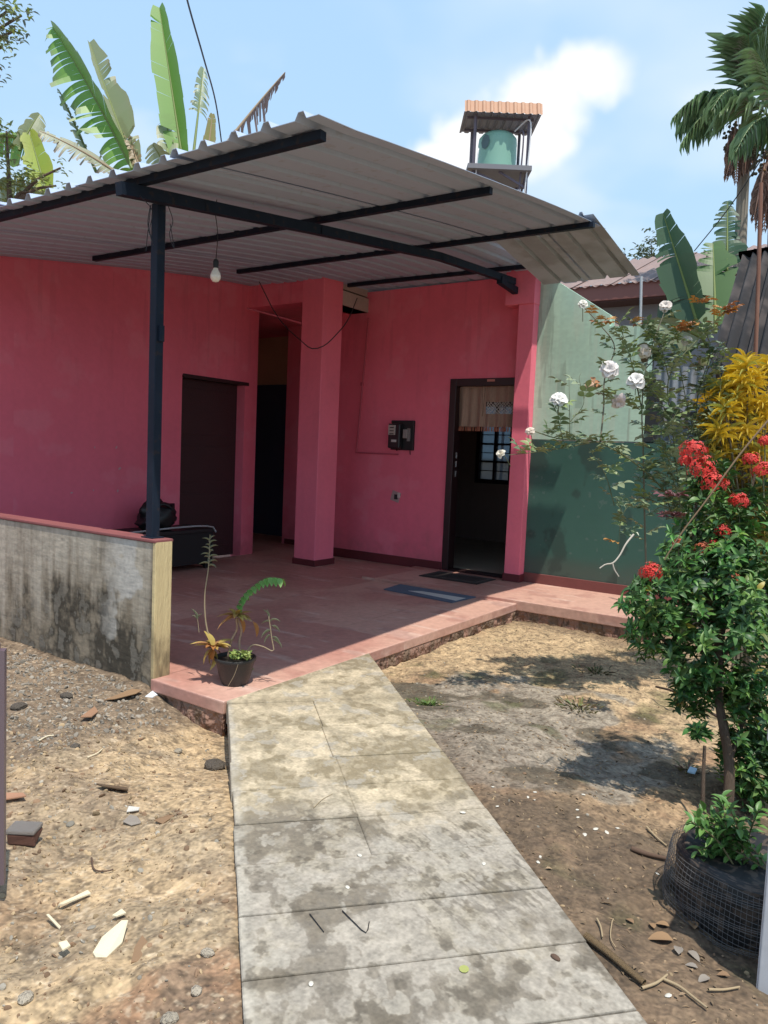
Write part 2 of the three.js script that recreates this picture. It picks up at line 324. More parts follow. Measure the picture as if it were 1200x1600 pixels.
// ---------------------------------------------------------------- walkway of concrete slabs
{
  const S = 1024;
  const joints = [-0.85, 0, 0.34, 0.67, 0.92, 1.16, 1.40, 1.64, 1.876, 2.11, 2.36, 2.62, 2.9, 3.2, 3.5, 3.8, 4.2];
  const LEN = 3.2, WID = 0.9;
  const col = (u, v) => {
    const p = u * WID, s = v * LEN;
    const wx = (fbm(s * 5, p * 5, 4, 531) - 0.5) * 0.35, wy = (fbm(s * 5 + 9, p * 5 + 4, 4, 532) - 0.5) * 0.35;
    const n1 = fbm(s * 3.2 + 5 + wx, p * 3.4 + 3 + wy, 5, 501), n2 = fbm(s * 8 + wx * 5, p * 9 + wy * 5, 6, 502), n3 = fbm(s * 30, p * 46, 4, 503), n4 = fbm(s * 120, p * 120, 2, 504), st = fbm(s * 16 + p * 14, p * 80 - s * 30, 5, 505) * 0.7 + fbm(s * 50, p * 50, 3, 508) * 0.3, n5 = fbm(s * 18 + 3, p * 20 + 7, 5, 506);
    const cream = [0.47, 0.39, 0.27], grey = [0.325, 0.29, 0.24], olive = [0.125, 0.095, 0.052], dark = [0.062, 0.05, 0.036];
    const low = sm(0.85, 1.45, s + (n1 - 0.5) * 0.8);
    let c = mix3(cream, grey, low);
    c = mix3(c, [0.31, 0.27, 0.2], sm(0.45, 0.65, n1 * 0.5 + n5 * 0.5) * 0.6);
    const ol = sm(0.45, 0.525, n2 * 0.42 + n1 * 0.28 + n5 * 0.16 + n3 * 0.14 - 0.10 * Math.abs(s - 0.75) + 0.004) * sm(0.02, 0.2, s + n2 * 0.2);
    c = mix3(c, olive, ol * (0.25 + 0.75 * sm(0.36, 0.6, n3 * 0.7 + n4 * 0.3)) * 0.85 * (1 - low * 0.45));
    c = mix3(c, [0.27, 0.225, 0.145], sm(0.40, 0.5, n2 * 0.42 + n1 * 0.28 + n5 * 0.3) * 0.35 * (1 - low));
    const scr = sm(0.36, 0.52, p + (n1 - 0.5) * 0.3) * sm(1.05, 1.3, s) * sm(1.95, 1.65, s + (n2 - 0.5) * 0.4);
    c = mix3(c, dark, sm(0.47, 0.57, n2 * 0.3 + st * 0.45 + n3 * 0.25) * scr * 0.55);
    c = mix3(c, [0.14, 0.118, 0.09], sm(0.475, 0.545, n2 * 0.45 + n5 * 0.3 + n3 * 0.25) * low * (1 - scr) * 0.7);
    c = mix3(c, [0.40, 0.37, 0.31], sm(0.045, 0.0, p + (n5 - 0.5) * 0.05) * 0.6);
    const spot = sm(0.62, 0.70, n5); c = mix3(c, dark, spot * 0.4 * low);
    c = mix3(c, olive, sm(0.12, 0.0, s + (n5 - 0.5) * 0.2) * 0.4);
    c = mix3(c, [0.34, 0.31, 0.26], sm(0.60, 0.64, fbm(s * 11 + 31, p * 11 + 17, 5, 514) * 0.8 + n3 * 0.2) * 0.6);
    const k = 1 + (n3 - 0.5) * 0.6 + (n4 - 0.5) * 0.5;
    return c.map((a) => a * k);
  };
  const map = tex(512, 2048, col, { wrap: THREE.MirroredRepeatWrapping });
  const bump = tex(512, 1024, (u, v) => fbm(v * 60, u * 18, 5, 521) * 0.8 + 0.2 * fbm(v * 200, u * 60, 2, 523), { data: true, wrap: THREE.MirroredRepeatWrapping });
  const m = mat(null, { map, bumpMap: bump, bumpScale: 0.008, roughness: 0.9 });
  const R = rng(77);
  const inPorch = -2.535;                                    // slabs are cut along the porch edge (world x)
  const toW = (s, p) => V(WK0.x + WKD.x * s + WKN.x * p, 0, WK0.z + WKD.z * s + WKN.z * p);
  const clip = (poly) => {                                   // keep x >= inPorch
    const out = [];
    poly.forEach((a, i) => { const b = poly[(i + 1) % poly.length], ia = a.x >= inPorch, ib = b.x >= inPorch; if (ia) out.push(a); if (ia !== ib) out.push(a.clone().lerp(b, (inPorch - a.x) / (b.x - a.x))); });
    return out;
  };
  const slab = (poly, yT, yB, bev) => {
    const c = poly.reduce((t, a) => t.add(a), V(0, 0, 0)).multiplyScalar(1 / poly.length);
    const inn = poly.map((a) => { const d = c.clone().sub(a).setY(0).normalize().multiplyScalar(bev * 1.4); return a.clone().add(d); });
    const P = [], U = [], push = (v, y) => { P.push(v.x, y, v.z); const [s, p] = sp(v.x, v.z); U.push(p / WID, s / LEN + (yT - y) * 0.3); };
    for (let i = 1; i < inn.length - 1; i++) { push(inn[0], yT); push(inn[i + 1], yT); push(inn[i], yT); }
    inn.forEach((a, i) => {
      const j = (i + 1) % inn.length, b = inn[j], oa = poly[i], ob = poly[j];
      push(a, yT); push(b, yT); push(ob, yT - bev); push(a, yT); push(ob, yT - bev); push(oa, yT - bev);
      push(oa, yT - bev); push(ob, yT - bev); push(ob, yB); push(oa, yT - bev); push(ob, yB); push(oa, yB);
    });
    const g = new THREE.BufferGeometry(); g.setAttribute('position', new THREE.Float32BufferAttribute(P, 3)); g.setAttribute('uv', new THREE.Float32BufferAttribute(U, 2)); g.computeVertexNormals();
    return g;
  };
  const quad = (s0, s1, p0, p1) => clip([toW(s0, p0), toW(s0, p1), toW(s1, p1), toW(s1, p0)]);
  const bed = structure('walkway', slab(quad(-0.84, 4.2, 0.012, WKW - 0.012), 0.288, 0.02, 0.004), m, 'raised concrete path of cast slabs running up to the porch');
  for (let i = 0; i < joints.length - 1; i++) {
    const gap = 0.0032, lg = 0.0004, split = i >= 1 && i <= 5 ? [0, 0.405 + (R() - 0.5) * 0.015, WKW] : [0, WKW];
    for (let k = 0; k < split.length - 1; k++) {
      const e = (R() - 0.5) * 0.004;
      const poly = quad(joints[i] + gap, joints[i + 1] - gap, split[k] + (k ? lg : (R() - 0.5) * 0.006), split[k + 1] - (k < split.length - 2 ? lg : (R() - 0.5) * 0.006));
      if (poly.length < 3) continue;
      const o = part(bed, 'slab', slab(poly, 0.3 + e, 0.2, 0.0028), m);
    }
  }
}

// ---------------------------------------------------------------- porch floor
const PX = -2.535, PZ = -2.43;
{
  const floorMap = tex(1024, 1024, (u, v) => {
    const x = u * 4, z = v * 4;
    const n1 = fbm(x * 1.2 + 3, z * 1.2 + 8, 5, 601), n2 = fbm(x * 5, z * 5, 5, 602), st = fbm(x * 3 + z * 2, z * 14, 4, 603), n3 = fbm(x * 40, z * 40, 3, 604);
    let c = mix3([0.54, 0.325, 0.255], [0.44, 0.225, 0.18], sm(0.4, 0.65, n1));
    c = mix3(c, [0.62, 0.47, 0.40], sm(0.55, 0.72, st * 0.6 + n2 * 0.4) * 0.65);
    c = mix3(c, [0.35, 0.17, 0.14], sm(0.58, 0.7, n2) * 0.5);
    const k = 1 + (n3 - 0.5) * 0.3;
    return c.map((a) => a * k);
  });
  const wornBump = tex(512, 512, (u, v) => fbm(u * 30, v * 30, 5, 611, 30), { data: true });
  const m = mat(null, { map: rp(floorMap, 0.25), bumpMap: rp(wornBump, 0.5), bumpScale: 0.004, roughness: 0.5 });
  M.floor = m;
  const edgeMap = tex(512, 256, (u, v) => {
    const n = fbm(u * 24, v * 9, 5, 621), n2 = fbm(u * 60, v * 24, 4, 622);
    let c = mix3([0.30, 0.17, 0.125], [0.19, 0.125, 0.085], sm(0.35, 0.6, n));
    c = mix3(c, [0.05, 0.035, 0.025], sm(0.58, 0.66, n2) * 0.7);
    return c;
  });
  const rough = mat(null, { map: rp(edgeMap, 0.6), bumpMap: rp(wornBump, 0.8), bumpScale: 0.05, roughness: 0.95 });
  const porch = structure('porch_floor', [bx(-3.07, PX, 0.235, 0.3, -6.9, PZ, 0.008), bx(-6.0, -3.07, 0.235, 0.3, -6.9, -2.5)], m, 'red oxide cement porch floor under the tin canopy');
  // rough broken face under the red screed
  const face = (ax, a, b, fixed, y0, y1, out, seed) => { const n = Math.round(Math.abs(b - a) / 0.012), m2 = 18, g = new THREE.PlaneGeometry(1, 1, n, m2), p = g.attributes.position; for (let i = 0; i < p.count; i++) { const u = mix(a, b, p.getX(i) + 0.5), v = p.getY(i) + 0.5, y = mix(y0, y1, v), k = (fbm(u * 7, y * 9, 5, seed) - 0.55) * 0.075 + (fbm(u * 30, y * 40, 3, seed + 5) - 0.5) * 0.014 - 0.035 * sm(0.75, 0.2, v) * fbm(u * 4, 3, 2, seed + 8), d = fixed + out * Math.min(0.0, k) * sm(1, 0.85, v); if (ax === 'z') p.setXYZ(i, d, y, u); else p.setXYZ(i, u, y, d); } g.computeVertexNormals(); return uvBox(g); };
  part(porch, 'plinth', [face('z', PZ - 0.004, -5.75, PX - 0.004, 0.05, 0.24, 1, 631), face('x', -3.1, PX - 0.004, PZ - 0.004, 0.0, 0.24, 1, 641)], rough);
  // the strip along the house, one low step up
  const strip = structure('plinth_strip', bx(-4.15, -1.43, 0.24, 0.326, -6.7, -5.735, 0.008), m, 'red cement strip at the foot of the house and green wall');
  part(strip, 'plinth', bx(-3.3, -1.44, 0.05, 0.243, -6.7, -5.75), rough);
}

// ---------------------------------------------------------------- house
const FL = 0.3, WX = -6.0, DZ = -6.75;
let HOUSE;
{
  const house = thing('house', 'pink plastered house with two dark doorways behind the porch, metal canopy in front', 'house', V(-5, 0.3, -7));
  HOUSE = house;
  // left wall with the brown door
  part(house, 'wall', [bx(WX - 0.16, WX, 0.2, 3.35, -5.073, -1.2), bx(WX - 0.16, WX, 2.215, 3.35, -5.951, -5.073), bx(WX - 0.16, WX, 0.2, 3.35, -6.14, -5.951)], M.pink);
  part(house, 'door', [bx(WX - 0.155, WX - 0.12, 0.3, 2.2, -5.95, -5.074), ...[[0.42, 1.0], [1.12, 1.5], [1.62, 2.1]].map(([a, b]) => bx(WX - 0.121, WX - 0.108, a, b, -5.87, -5.16, 0.004))], M.doorBrown, 'dark brown closed door in the side wall');
  part(house, 'lintel', bx(WX - 0.13, WX + 0.012, 2.19, 2.225, -6.0, -5.08), M.frameDark);
  // passage behind the column
  part(house, 'wall', [bx(-6.47, -5.3, 0.2, 3.1, -7.25, -7.15), bx(-5.42, -5.31, 0.2, 3.1, -7.15, -6.9)], M.pink);
  part(house, 'wall', [bx(-7.7, -6.0, 2.4, 3.2, -7.8, -7.7), bx(-7.8, -7.7, 0.2, 3.2, -7.8, -6.1), bx(-7.7, -6.16, 0.2, 3.2, -6.2, -6.13), bx(-6.47, -6.37, 0.2, 3.1, -7.7, -7.25)], M.brownWall);
  part(house, 'door', [bx(-7.65, -6.5, 0.3, 2.395, -7.76, -7.71), bx(-7.2, -7.0, 1.2, 1.22, -7.71, -7.69)], M.doorNavy, 'navy blue door at the end of the side passage');
  part(house, 'passage_ceiling', bx(-7.8, -4.95, 3.05, 3.14, -7.8, -6.2), M.pink);
  part(house, 'passage_floor', bx(-7.8, -6.0, 0.2, 0.298, -7.8, -6.1), M.floor);
  // column, ring beam
  part(house, 'column', bx(-5.21, -4.92, 0.3, 3.32, -6.27, -5.95, 0.012), M.pinkPillar);
  part(house, 'beam', bx(-6.0, -5.2, 3.04, 3.34, -6.2, -5.975), M.pink);
  part(house, 'beam', [bx(-5.19, -4.96, 3.22, 3.34, -6.76, -6.26), bx(-5.19, -4.94, 3.05, 3.2, -6.76, -6.26)], M.bareRender, 'unpainted concrete beam end above the column');
  // wall with the front door
  part(house, 'wall', [bx(-5.42, -3.85, 0.2, 3.272, DZ - 0.15, DZ), bx(-3.85, -3.05, 2.3, 3.272, DZ - 0.15, DZ), bx(-3.05, -2.9, 0.2, 3.272, DZ - 0.15, DZ)], M.pink);
  part(house, 'pilaster', [bx(-3.065, -2.905, 0.33, 2.965, DZ - 0.01, -6.59, 0.006), bx(-3.205, -2.9, 2.962, 3.3, DZ - 0.01, -6.575, 0.008)], M.pinkPillar);
  part(house, 'skirting', [bx(-5.4, -3.86, 0.3, 0.40, DZ - 0.01, DZ + 0.012, 0.004), bx(-5.22, -4.91, 0.3, 0.365, -6.28, -5.94, 0.004), bx(-3.075, -2.895, 0.326, 0.40, DZ, -6.58, 0.004), bx(WX - 0.01, WX + 0.012, 0.3, 0.365, -5.07, -2.4, 0.004), bx(-6.42, -5.43, 0.3, 0.365, -7.16, -7.138, 0.004)], M.maroon);
  const fr = part(house, 'door_frame', [bx(-3.85, -3.775, 0.326, 2.3, DZ - 0.12, DZ + 0.015, 0.006), bx(-3.125, -3.05, 0.326, 2.3, DZ - 0.12, DZ + 0.015, 0.006), bx(-3.775, -3.125, 2.225, 2.3, DZ - 0.12, DZ + 0.014, 0.006), bx(-3.775, -3.125, 0.322, 0.335, DZ - 0.14, DZ + 0.01)], M.frameDark);
  for (const [y0, y1] of [[1.49, 1.55], [1.40, 1.46], [1.30, 1.36]]) part(fr, 'bolt', bx(-3.776, -3.768, y0, y1, DZ - 0.06, DZ - 0.045), M.galv);
  // the dark room behind
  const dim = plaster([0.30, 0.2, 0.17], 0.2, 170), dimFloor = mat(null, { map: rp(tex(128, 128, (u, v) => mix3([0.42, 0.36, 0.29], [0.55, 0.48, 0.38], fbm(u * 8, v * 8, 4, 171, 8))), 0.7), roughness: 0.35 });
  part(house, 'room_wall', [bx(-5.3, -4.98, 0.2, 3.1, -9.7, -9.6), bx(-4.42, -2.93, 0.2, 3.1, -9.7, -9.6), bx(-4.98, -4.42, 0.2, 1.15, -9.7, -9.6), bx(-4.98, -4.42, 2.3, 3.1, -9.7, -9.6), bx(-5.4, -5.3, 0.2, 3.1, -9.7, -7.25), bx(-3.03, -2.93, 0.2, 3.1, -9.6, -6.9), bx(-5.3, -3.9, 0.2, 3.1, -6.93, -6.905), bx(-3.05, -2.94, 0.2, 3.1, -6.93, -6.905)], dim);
  part(house, 'room_floor', bx(-5.4, -2.94, 0.2, 0.33, -9.7, -6.88), dimFloor);
  part(house, 'roof', bx(-7.9, -2.94, 3.1, 3.2, -9.8, -6.9), M.bareRender);
  const win = part(house, 'window', [bx(-4.99, -4.93, 1.15, 2.3, -9.66, -9.57), bx(-4.47, -4.41, 1.15, 2.3, -9.66, -9.57), bx(-4.93, -4.47, 1.15, 1.21, -9.66, -9.57), bx(-4.93, -4.47, 2.24, 2.3, -9.66, -9.57), bx(-4.715, -4.685, 1.21, 2.24, -9.655, -9.575), ...[1.46, 1.71, 1.97].map((y) => bx(-4.93, -4.47, y - 0.014, y + 0.014, -9.654, -9.577)), ...[1.33, 1.585, 1.84].map((y) => bx(-4.93, -4.47, y - 0.005, y + 0.005, -9.64, -9.6))], M.frameDark);
  const glass = mat([0.42, 0.47, 0.52], { transmission: 0.8, roughness: 0.55, thickness: 0 });
  for (const [a, b] of [[-4.93, -4.715], [-4.685, -4.47]]) for (const [c, d] of [[1.21, 1.446], [1.474, 1.696], [1.724, 1.956], [1.984, 2.24]]) part(win, 'pane', bx(a, b, c, d, -9.628, -9.624), glass);
}

// ---------------------------------------------------------------- low wall at the porch side
{
  const map = tex(1024, 512, (u, v) => {
    const x = u * 3.2, y = v * 1.0;                          // metres; y = 0 at the foot
    const n1 = fbm(x * 5, y * 4, 5, 701), n2 = fbm(x * 20, y * 18, 5, 702), st = fbm(x * 26, y * 2.2, 4, 703), n3 = fbm(x * 60, y * 60, 3, 704);
    let c = mix3([0.41, 0.365, 0.295], [0.30, 0.26, 0.205], sm(0.35, 0.7, st * 0.45 + n1 * 0.55));
    const lim = 0.37 + (n1 - 0.5) * 0.55 + (st - 0.5) * 0.3 + 0.12 * sm(1.5, 0.2, x);
    const d = sm(0.12, -0.08, y - lim);
    c = mix3(c, [0.16, 0.125, 0.08], sm(0.3, -0.1, y - lim) * 0.75);
    c = mix3(c, [0.038, 0.032, 0.022], d * sm(0.34, 0.56, n2 * 0.6 + n1 * 0.4) * 0.92);
    const peel = sm(0.56, 0.62, n2) * sm(0.75, 0.35, y);
    c = mix3(c, [0.33, 0.30, 0.25], peel * 0.32);
    c = mix3(c, [0.45, 0.43, 0.39], sm(0.55, 0.62, fbm(x * 5 + 40, y * 5, 5, 707)) * sm(0.5, 0.2, x) * 0.9);
    const k = 1 + (n3 - 0.5) * 0.4;
    return c.map((a) => a * k);
  }, { wrap: THREE.MirroredRepeatWrapping });
  const cream = tex(256, 512, (u, v) => {
    const n = fbm(u * 4, v * 8, 5, 711), st = fbm(u * 14, v * 3, 4, 712);
    let c = mix3([0.62, 0.50, 0.27], [0.5, 0.39, 0.21], st);
    c = mix3(c, [0.09, 0.07, 0.04], sm(0.5, 0.12, v + (n - 0.5) * 0.5) * 0.9);
    return c;
  }, { wrap: THREE.MirroredRepeatWrapping });
  const w = thing('low_wall', 'waist-high bare cement wall with black mould along its foot, carrying the canopy post', 'wall', V(-4.6, 0.23, -2.52));
  const g = bx(-6.0, -3.075, 0.05, 1.0, -2.54, -2.44, 0.006), p = g.attributes.position, uv = g.attributes.uv;
  for (let i = 0; i < p.count; i++) uv.setXY(i, (-3.075 - p.getX(i)) / 3.2 + (p.getZ(i) + 2.44) * -0.3, Math.max(0, p.getY(i) - 0.22));
  part(w, 'wall_body', g, mat(null, { map, bumpMap: rp(plasterBump, 1.5), bumpScale: 0.006, roughness: 0.95 }));
  const e = bx(-3.08, -3.055, 0.05, 1.01, -2.544, -2.436, 0.006), ep = e.attributes.position, eu = e.attributes.uv;
  for (let i = 0; i < ep.count; i++) eu.setXY(i, (ep.getZ(i) + 2.544) * 6, Math.max(0, (ep.getY(i) - 0.28) / 0.8));
  part(w, 'wall_end', e, mat(null, { map: cream, bumpMap: rp(plasterBump, 1), bumpScale: 0.006, roughness: 0.85 }), 'cream painted end of the wall');
  part(w, 'coping', bx(-6.0, -3.055, 1.0, 1.018, -2.55, -2.432, 0.006), plaster([0.22, 0.07, 0.07], 0.4, 720));
}

// ---------------------------------------------------------------- green boundary wall
{
  const up = tex(512, 1024, (u, v) => {
    const n = fbm(u * 4, v * 5, 5, 801), st = fbm(u * 30, v * 2.2, 4, 802), n2 = fbm(u * 60, v * 90, 2, 803);
    let c = mix3([0.47, 0.66, 0.52], [0.40, 0.59, 0.48], sm(0.35, 0.7, st * 0.55 + n * 0.45));
    c = mix3(c, [0.52, 0.63, 0.50], sm(0.58, 0.72, st) * 0.5); c = mix3(c, [0.22, 0.30, 0.24], sm(0.60, 0.70, fbm(u * 26 + 7, v * 3.2, 5, 804)) * 0.5);
    const k = 1 + (n2 - 0.5) * 0.14; return c.map((a) => a * k);
  });
  const dn = tex(512, 512, (u, v) => {
    const n = fbm(u * 4, v * 4, 5, 811), n2 = fbm(u * 40, v * 40, 3, 812);
    let c = mix3([0.030, 0.098, 0.075], [0.045, 0.125, 0.10], n);
    c = mix3(c, [0.13, 0.18, 0.16], sm(0.74, 0.8, n2) * 0.35); c = mix3(c, [0.075, 0.085, 0.07], sm(0.33, 0.2, v + (n - 0.5) * 0.22) * 0.6); c = mix3(c, [0.02, 0.03, 0.026], sm(0.6, 0.68, fbm(u * 7, v * 5, 5, 815)) * 0.5);
    return c;
  });
  M.greenLight = mat(null, { map: rp(up, 0.5), bumpMap: rp(plasterBump, 0.7), bumpScale: 0.0015, roughness: 0.8 });
  M.greenDark = mat(null, { map: rp(dn, 0.5), bumpMap: rp(plasterBump, 0.7), bumpScale: 0.0015, roughness: 0.75 });
  const w = thing('boundary_wall', 'two-tone green wall, pale above and dark below, stepping down beside the house', 'wall', V(-2.3, 0.326, -6.77));
  const outline = (pts, z0, z1) => { const s = new THREE.Shape(pts.map(([x, y]) => new THREE.Vector2(x, y))); const g = new THREE.ExtrudeGeometry(s, { depth: z1 - z0, bevelEnabled: false }); g.translate(0, 0, z0); return uvBox(g.index ? g.toNonIndexed() : g); };
  part(w, 'upper_wall', outline([[-2.905, 1.705], [-1.86, 1.705], [-1.86, 2.70], [-2.1, 2.73], [-2.1, 2.72], [-2.22, 2.73], [-2.22, 2.83], [-2.74, 3.175], [-2.905, 3.28]], -6.84, -6.7), M.greenLight);
  part(w, 'lower_wall', [outline([[-2.905, 0.3], [-1.2, 0.3], [-1.2, 1.69], [-2.905, 1.70]], -6.84, -6.698)], M.greenDark);
  part(w, 'skirting', bx(-2.9, -1.25, 0.32, 0.42, -6.72, -6.685, 0.004), plaster([0.16, 0.05, 0.045], 0.4, 830));
  part(w, 'end_post', bx(-1.86, -1.74, 1.7, 2.25, -6.83, -6.72, 0.01), mat([0.02, 0.025, 0.03]));
}

// ---------------------------------------------------------------- canopy of steel and tin
const roofPts = [[-2.2, 2.735], [-2.6, 2.802], [-3.15, 2.888], [-3.65, 2.962], [-4.4, 3.07], [-5.1, 3.16], [-5.45, 3.195], [-6.0, 3.235], [-6.9, 3.285], [-7.6, 3.31]];
function roofY(z) { for (let i = 0; i < roofPts.length - 1; i++) { const [a, ya] = roofPts[i], [b, yb] = roofPts[i + 1]; if (z <= a && z >= b) return mix(ya, yb, (a - z) / (a - b)); } return z > -2.2 ? 2.745 : 3.285; }
{
  const tin = mat(null, { map: rp(tex(512, 512, (u, v) => {
    const n = fbm(u * 4, v * 4, 5, 901, 4), st = fbm(u * 60, v * 2, 3, 902, 60), sp2 = sm(0.68, 0.76, fbm(u * 24, v * 24, 4, 903, 24));
    let c = mix3([0.43, 0.51, 0.65], [0.375, 0.44, 0.56], n * 0.6 + st * 0.4); return mix3(c, [0.24, 0.2, 0.19], sp2 * 0.25);
  }), 0.7), roughness: 0.6 });
  const tinOld = mat(null, { map: rp(tex(256, 256, (u, v) => { const n = fbm(u * 6, v * 6, 5, 911, 6); return mix3([0.40, 0.45, 0.50], [0.30, 0.33, 0.355], sm(0.35, 0.65, n)); }), 0.8), roughness: 0.7 });
  const t = thing('carport_canopy', 'corrugated tin canopy on dark blue steel bars and one post, sheltering the porch', 'canopy', V(-3.13, 1.02, -2.52));
  const UP = V(0, 1, 0), R = rng(5);
  let x = -1.87, k = 0;
  for (const wdt of [0.81, 0.72, 0.72, 0.72, 0.72, 0.74]) {
    const zEnd = k === 0 ? -5.42 : -7.35, x1 = x, dz = (R() - 0.5) * 0.025, dy = (R() - 0.5) * 0.006 + (k % 2) * 0.004;
    part(t, 'roof_sheet', corrugated(wdt + 0.03, 0.18, 0.029, 0.029, 14, (u, s) => { const z = mix(-2.2 + dz, zEnd, s); return V(x1 - u, roofY(z) + dy + Math.max(0, -3.05 - (x1 - u)) * 0.012, z); }, UP), tin);
    x -= wdt; k++;
  }
  for (const [a, w2] of [[-1.86, 0.42], [-2.26, 0.44]]) part(t, 'roof_sheet', corrugated(w2, 0.18, 0.026, 0.02, 6, (u, s) => { const z = mix(-5.12, -6.3, s); return V(a - u, mix(3.205, 3.05, s) + 0.006, z); }, UP), tinOld, 'greyer tin sheet sloping down at the back corner');
  const purlin = (z, xa, xb, h = 0.036) => { const y = roofY(z) - h / 2 - 0.004, g = (x) => Math.max(0, -3.05 - x) * 0.012; return bar(V(xa, y + g(xa), z), V(xb, y + g(xb), z), 0.036, h); };
  for (const [z, a, b] of [[-2.32, -1.95, -6.1], [-3.72, -1.93, -5.5], [-5.12, -1.85, -5.3], [-6.32, -2.0, -4.9]]) part(t, 'purlin', purlin(z, a, b), M.steel);
  const bp = [[-2.2, 2.675], [-2.7, 2.742], [-3.63, 2.868], [-5.1, 3.055], [-6.45, 3.15]].map(([z, y]) => V(-3.07, y, z)), bars = [];
  for (let i = 0; i < bp.length - 1; i++) bars.push(bar(bp[i], bp[i + 1].clone().lerp(bp[i], -0.01), 0.05, 0.058));
  part(t, 'beam', [...bars, bar(V(-3.06, 3.1, -6.15), V(-3.1, 3.09, -6.6), 0.052, 0.062)], M.steel);
  part(t, 'post', [bx(-3.175, -3.122, 1.018, 2.70, -2.515, -2.465, 0.005), bx(-3.19, -3.105, 1.018, 1.024, -2.53, -2.45)], M.steel);
  part(t, 'bracket', bx(-3.122, -3.105, 2.02, 2.10, -2.505, -2.48), M.steel);
}

// ================================================================ small things of the porch
{
  // bulb on its cord
  const c = at(337, 425, 4.05), b = thing('hanging_bulb', 'bare white light bulb hanging on a thin black cord under the canopy', 'light bulb', c.clone().setY(c.y - 0.055));
  const g = lathe([[0.0005, -0.055], [0.016, -0.052], [0.026, -0.038], [0.029, -0.022], [0.024, -0.004], [0.014, 0.014], [0.0125, 0.024]], 24); g.translate(c.x, c.y, c.z);
  part(b, 'glass_bulb', g, mat([0.82, 0.78, 0.7], { roughness: 0.25, clearcoat: 0.6 }));
  const h = lathe([[0.0145, 0.02], [0.0155, 0.055], [0.011, 0.066], [0.003, 0.07]], 16); h.translate(c.x, c.y, c.z);
  part(b, 'holder', h, M.black);
  part(b, 'cord', tube([V(c.x, c.y + 0.068, c.z), V(c.x + 0.004, c.y + 0.2, c.z - 0.004), V(c.x - 0.01, c.y + 0.34, c.z + 0.006), V(c.x - 0.004, roofY(c.z) - 0.01, c.z)], 0.0022, 24, 5), M.wire);
  const wires = (lab, pts, r = 0.0022) => one('wire', tube(pts, r, 40, 5), M.wire, lab, 'wire');
  wires('thin black wire running along the canopy to the bulb cord', [at(270, 272, 3.75), at(300, 262, 3.7), at(325, 250, 3.65), at(331, 247, 3.6)]);
  wires('tangle of black wire coiled on the left of the steel post head', [at(218, 305, 3.5), at(238, 330, 3.48), at(234, 360, 3.47), at(240, 385, 3.48), at(231, 350, 3.5), at(236, 318, 3.5), at(230, 372, 3.5), at(228, 392, 3.5)], 0.002);
  wires('loose black wire hanging on the right of the steel post head', [at(263, 322, 3.45), at(270, 345, 3.46), at(265, 366, 3.45), at(272, 388, 3.45), at(266, 350, 3.46)], 0.002);
  wires('dark cable looping across the column face to the beam end', [at(405, 440, 6.8), at(432, 492, 6.9), at(470, 532, 6.6), at(489, 545, 6.5), at(505, 541, 6.5), at(528, 520, 6.6), at(545, 497, 6.9), at(558, 466, 7.1)], 0.005);
  one('wire', tube([at(386, 482, 6.9), at(425, 492, 7.0), at(470, 505, 7.3)], 0.008, 20, 6), M.pvc, 'pink painted conduit crossing above the side passage', 'conduit');
  // conduit to the meter
  const q = (px, py) => onZ(px, py, DZ + 0.012);
  one('conduit', [tube([q(576, 497), q(557, 706)], 0.009, 1, 6), tube([q(556, 707), q(622, 710)], 0.009, 1, 6), bx(q(566, 600).x - 0.016, q(566, 600).x + 0.016, q(566, 600).y - 0.02, q(566, 600).y + 0.02, DZ, DZ + 0.026, 0.004)], M.pvc, 'pink painted conduit leading down the wall to the meter board', 'conduit');
  // meter board
  const a = onZ(614, 657, DZ), d = onZ(647, 704, DZ), mb = thing('meter_board', 'black electricity meter board on the pink wall beside the front door', 'meter board', V((a.x + d.x) / 2, d.y, DZ));
  const X = (t) => mix(a.x, d.x, t), Y = (t) => mix(a.y, d.y, t);
  part(mb, 'board', bx(a.x, d.x, d.y, a.y, DZ - 0.005, DZ + 0.03, 0.006), M.black);
  part(mb, 'meter_case', bx(X(0.03), X(0.55), Y(0.95), Y(0.12), DZ + 0.029, DZ + 0.1, 0.014), mat([0.016, 0.016, 0.018], { roughness: 0.35 }));
  part(mb, 'meter_face', bx(X(0.05), X(0.36), Y(0.5), Y(0.17), DZ + 0.098, DZ + 0.106, 0.003), mat([0.42, 0.38, 0.34], { roughness: 0.4 }));
  for (const t of [0.24, 0.35, 0.45]) part(mb, 'dial', bx(X(0.12), X(0.3), Y(t + 0.03), Y(t), DZ + 0.105, DZ + 0.108), M.black);
  part(mb, 'meter_label', bx(X(0.2), X(0.42), Y(0.74), Y(0.66), DZ + 0.099, DZ + 0.104), mat([0.55, 0.52, 0.5]));
  part(mb, 'breaker', [bx(X(0.62), X(0.8), Y(0.6), Y(0.3), DZ + 0.029, DZ + 0.07, 0.005)], mat([0.3, 0.27, 0.25]));
  part(mb, 'breaker', [bx(X(0.78), X(0.88), Y(0.7), Y(0.26), DZ + 0.029, DZ + 0.06, 0.005)], mat([0.22, 0.2, 0.19]));
  part(mb, 'cable_tail', tube([V(X(0.3), Y(0.95), DZ + 0.05), V(X(0.31), Y(1.03), DZ + 0.03)], 0.006), M.wire); part(mb, 'cable_tail', tube([V(X(0.86), Y(0.98), DZ + 0.02), V(X(0.86), Y(1.14), DZ + 0.01)], 0.005), M.wire);
  // broken socket
  const o = onZ(619, 776, DZ), sk = thing('wall_socket', 'broken pale wall socket low on the pink wall under the meter', 'socket', V(o.x, o.y - 0.07, DZ));
  const pl = bx(o.x - 0.06, o.x + 0.05, o.y - 0.055, o.y + 0.055, DZ - 0.002, DZ + 0.008, 0.003); pl.translate(-o.x, -o.y, 0); pl.rotateZ(-0.28); pl.translate(o.x, o.y, 0);
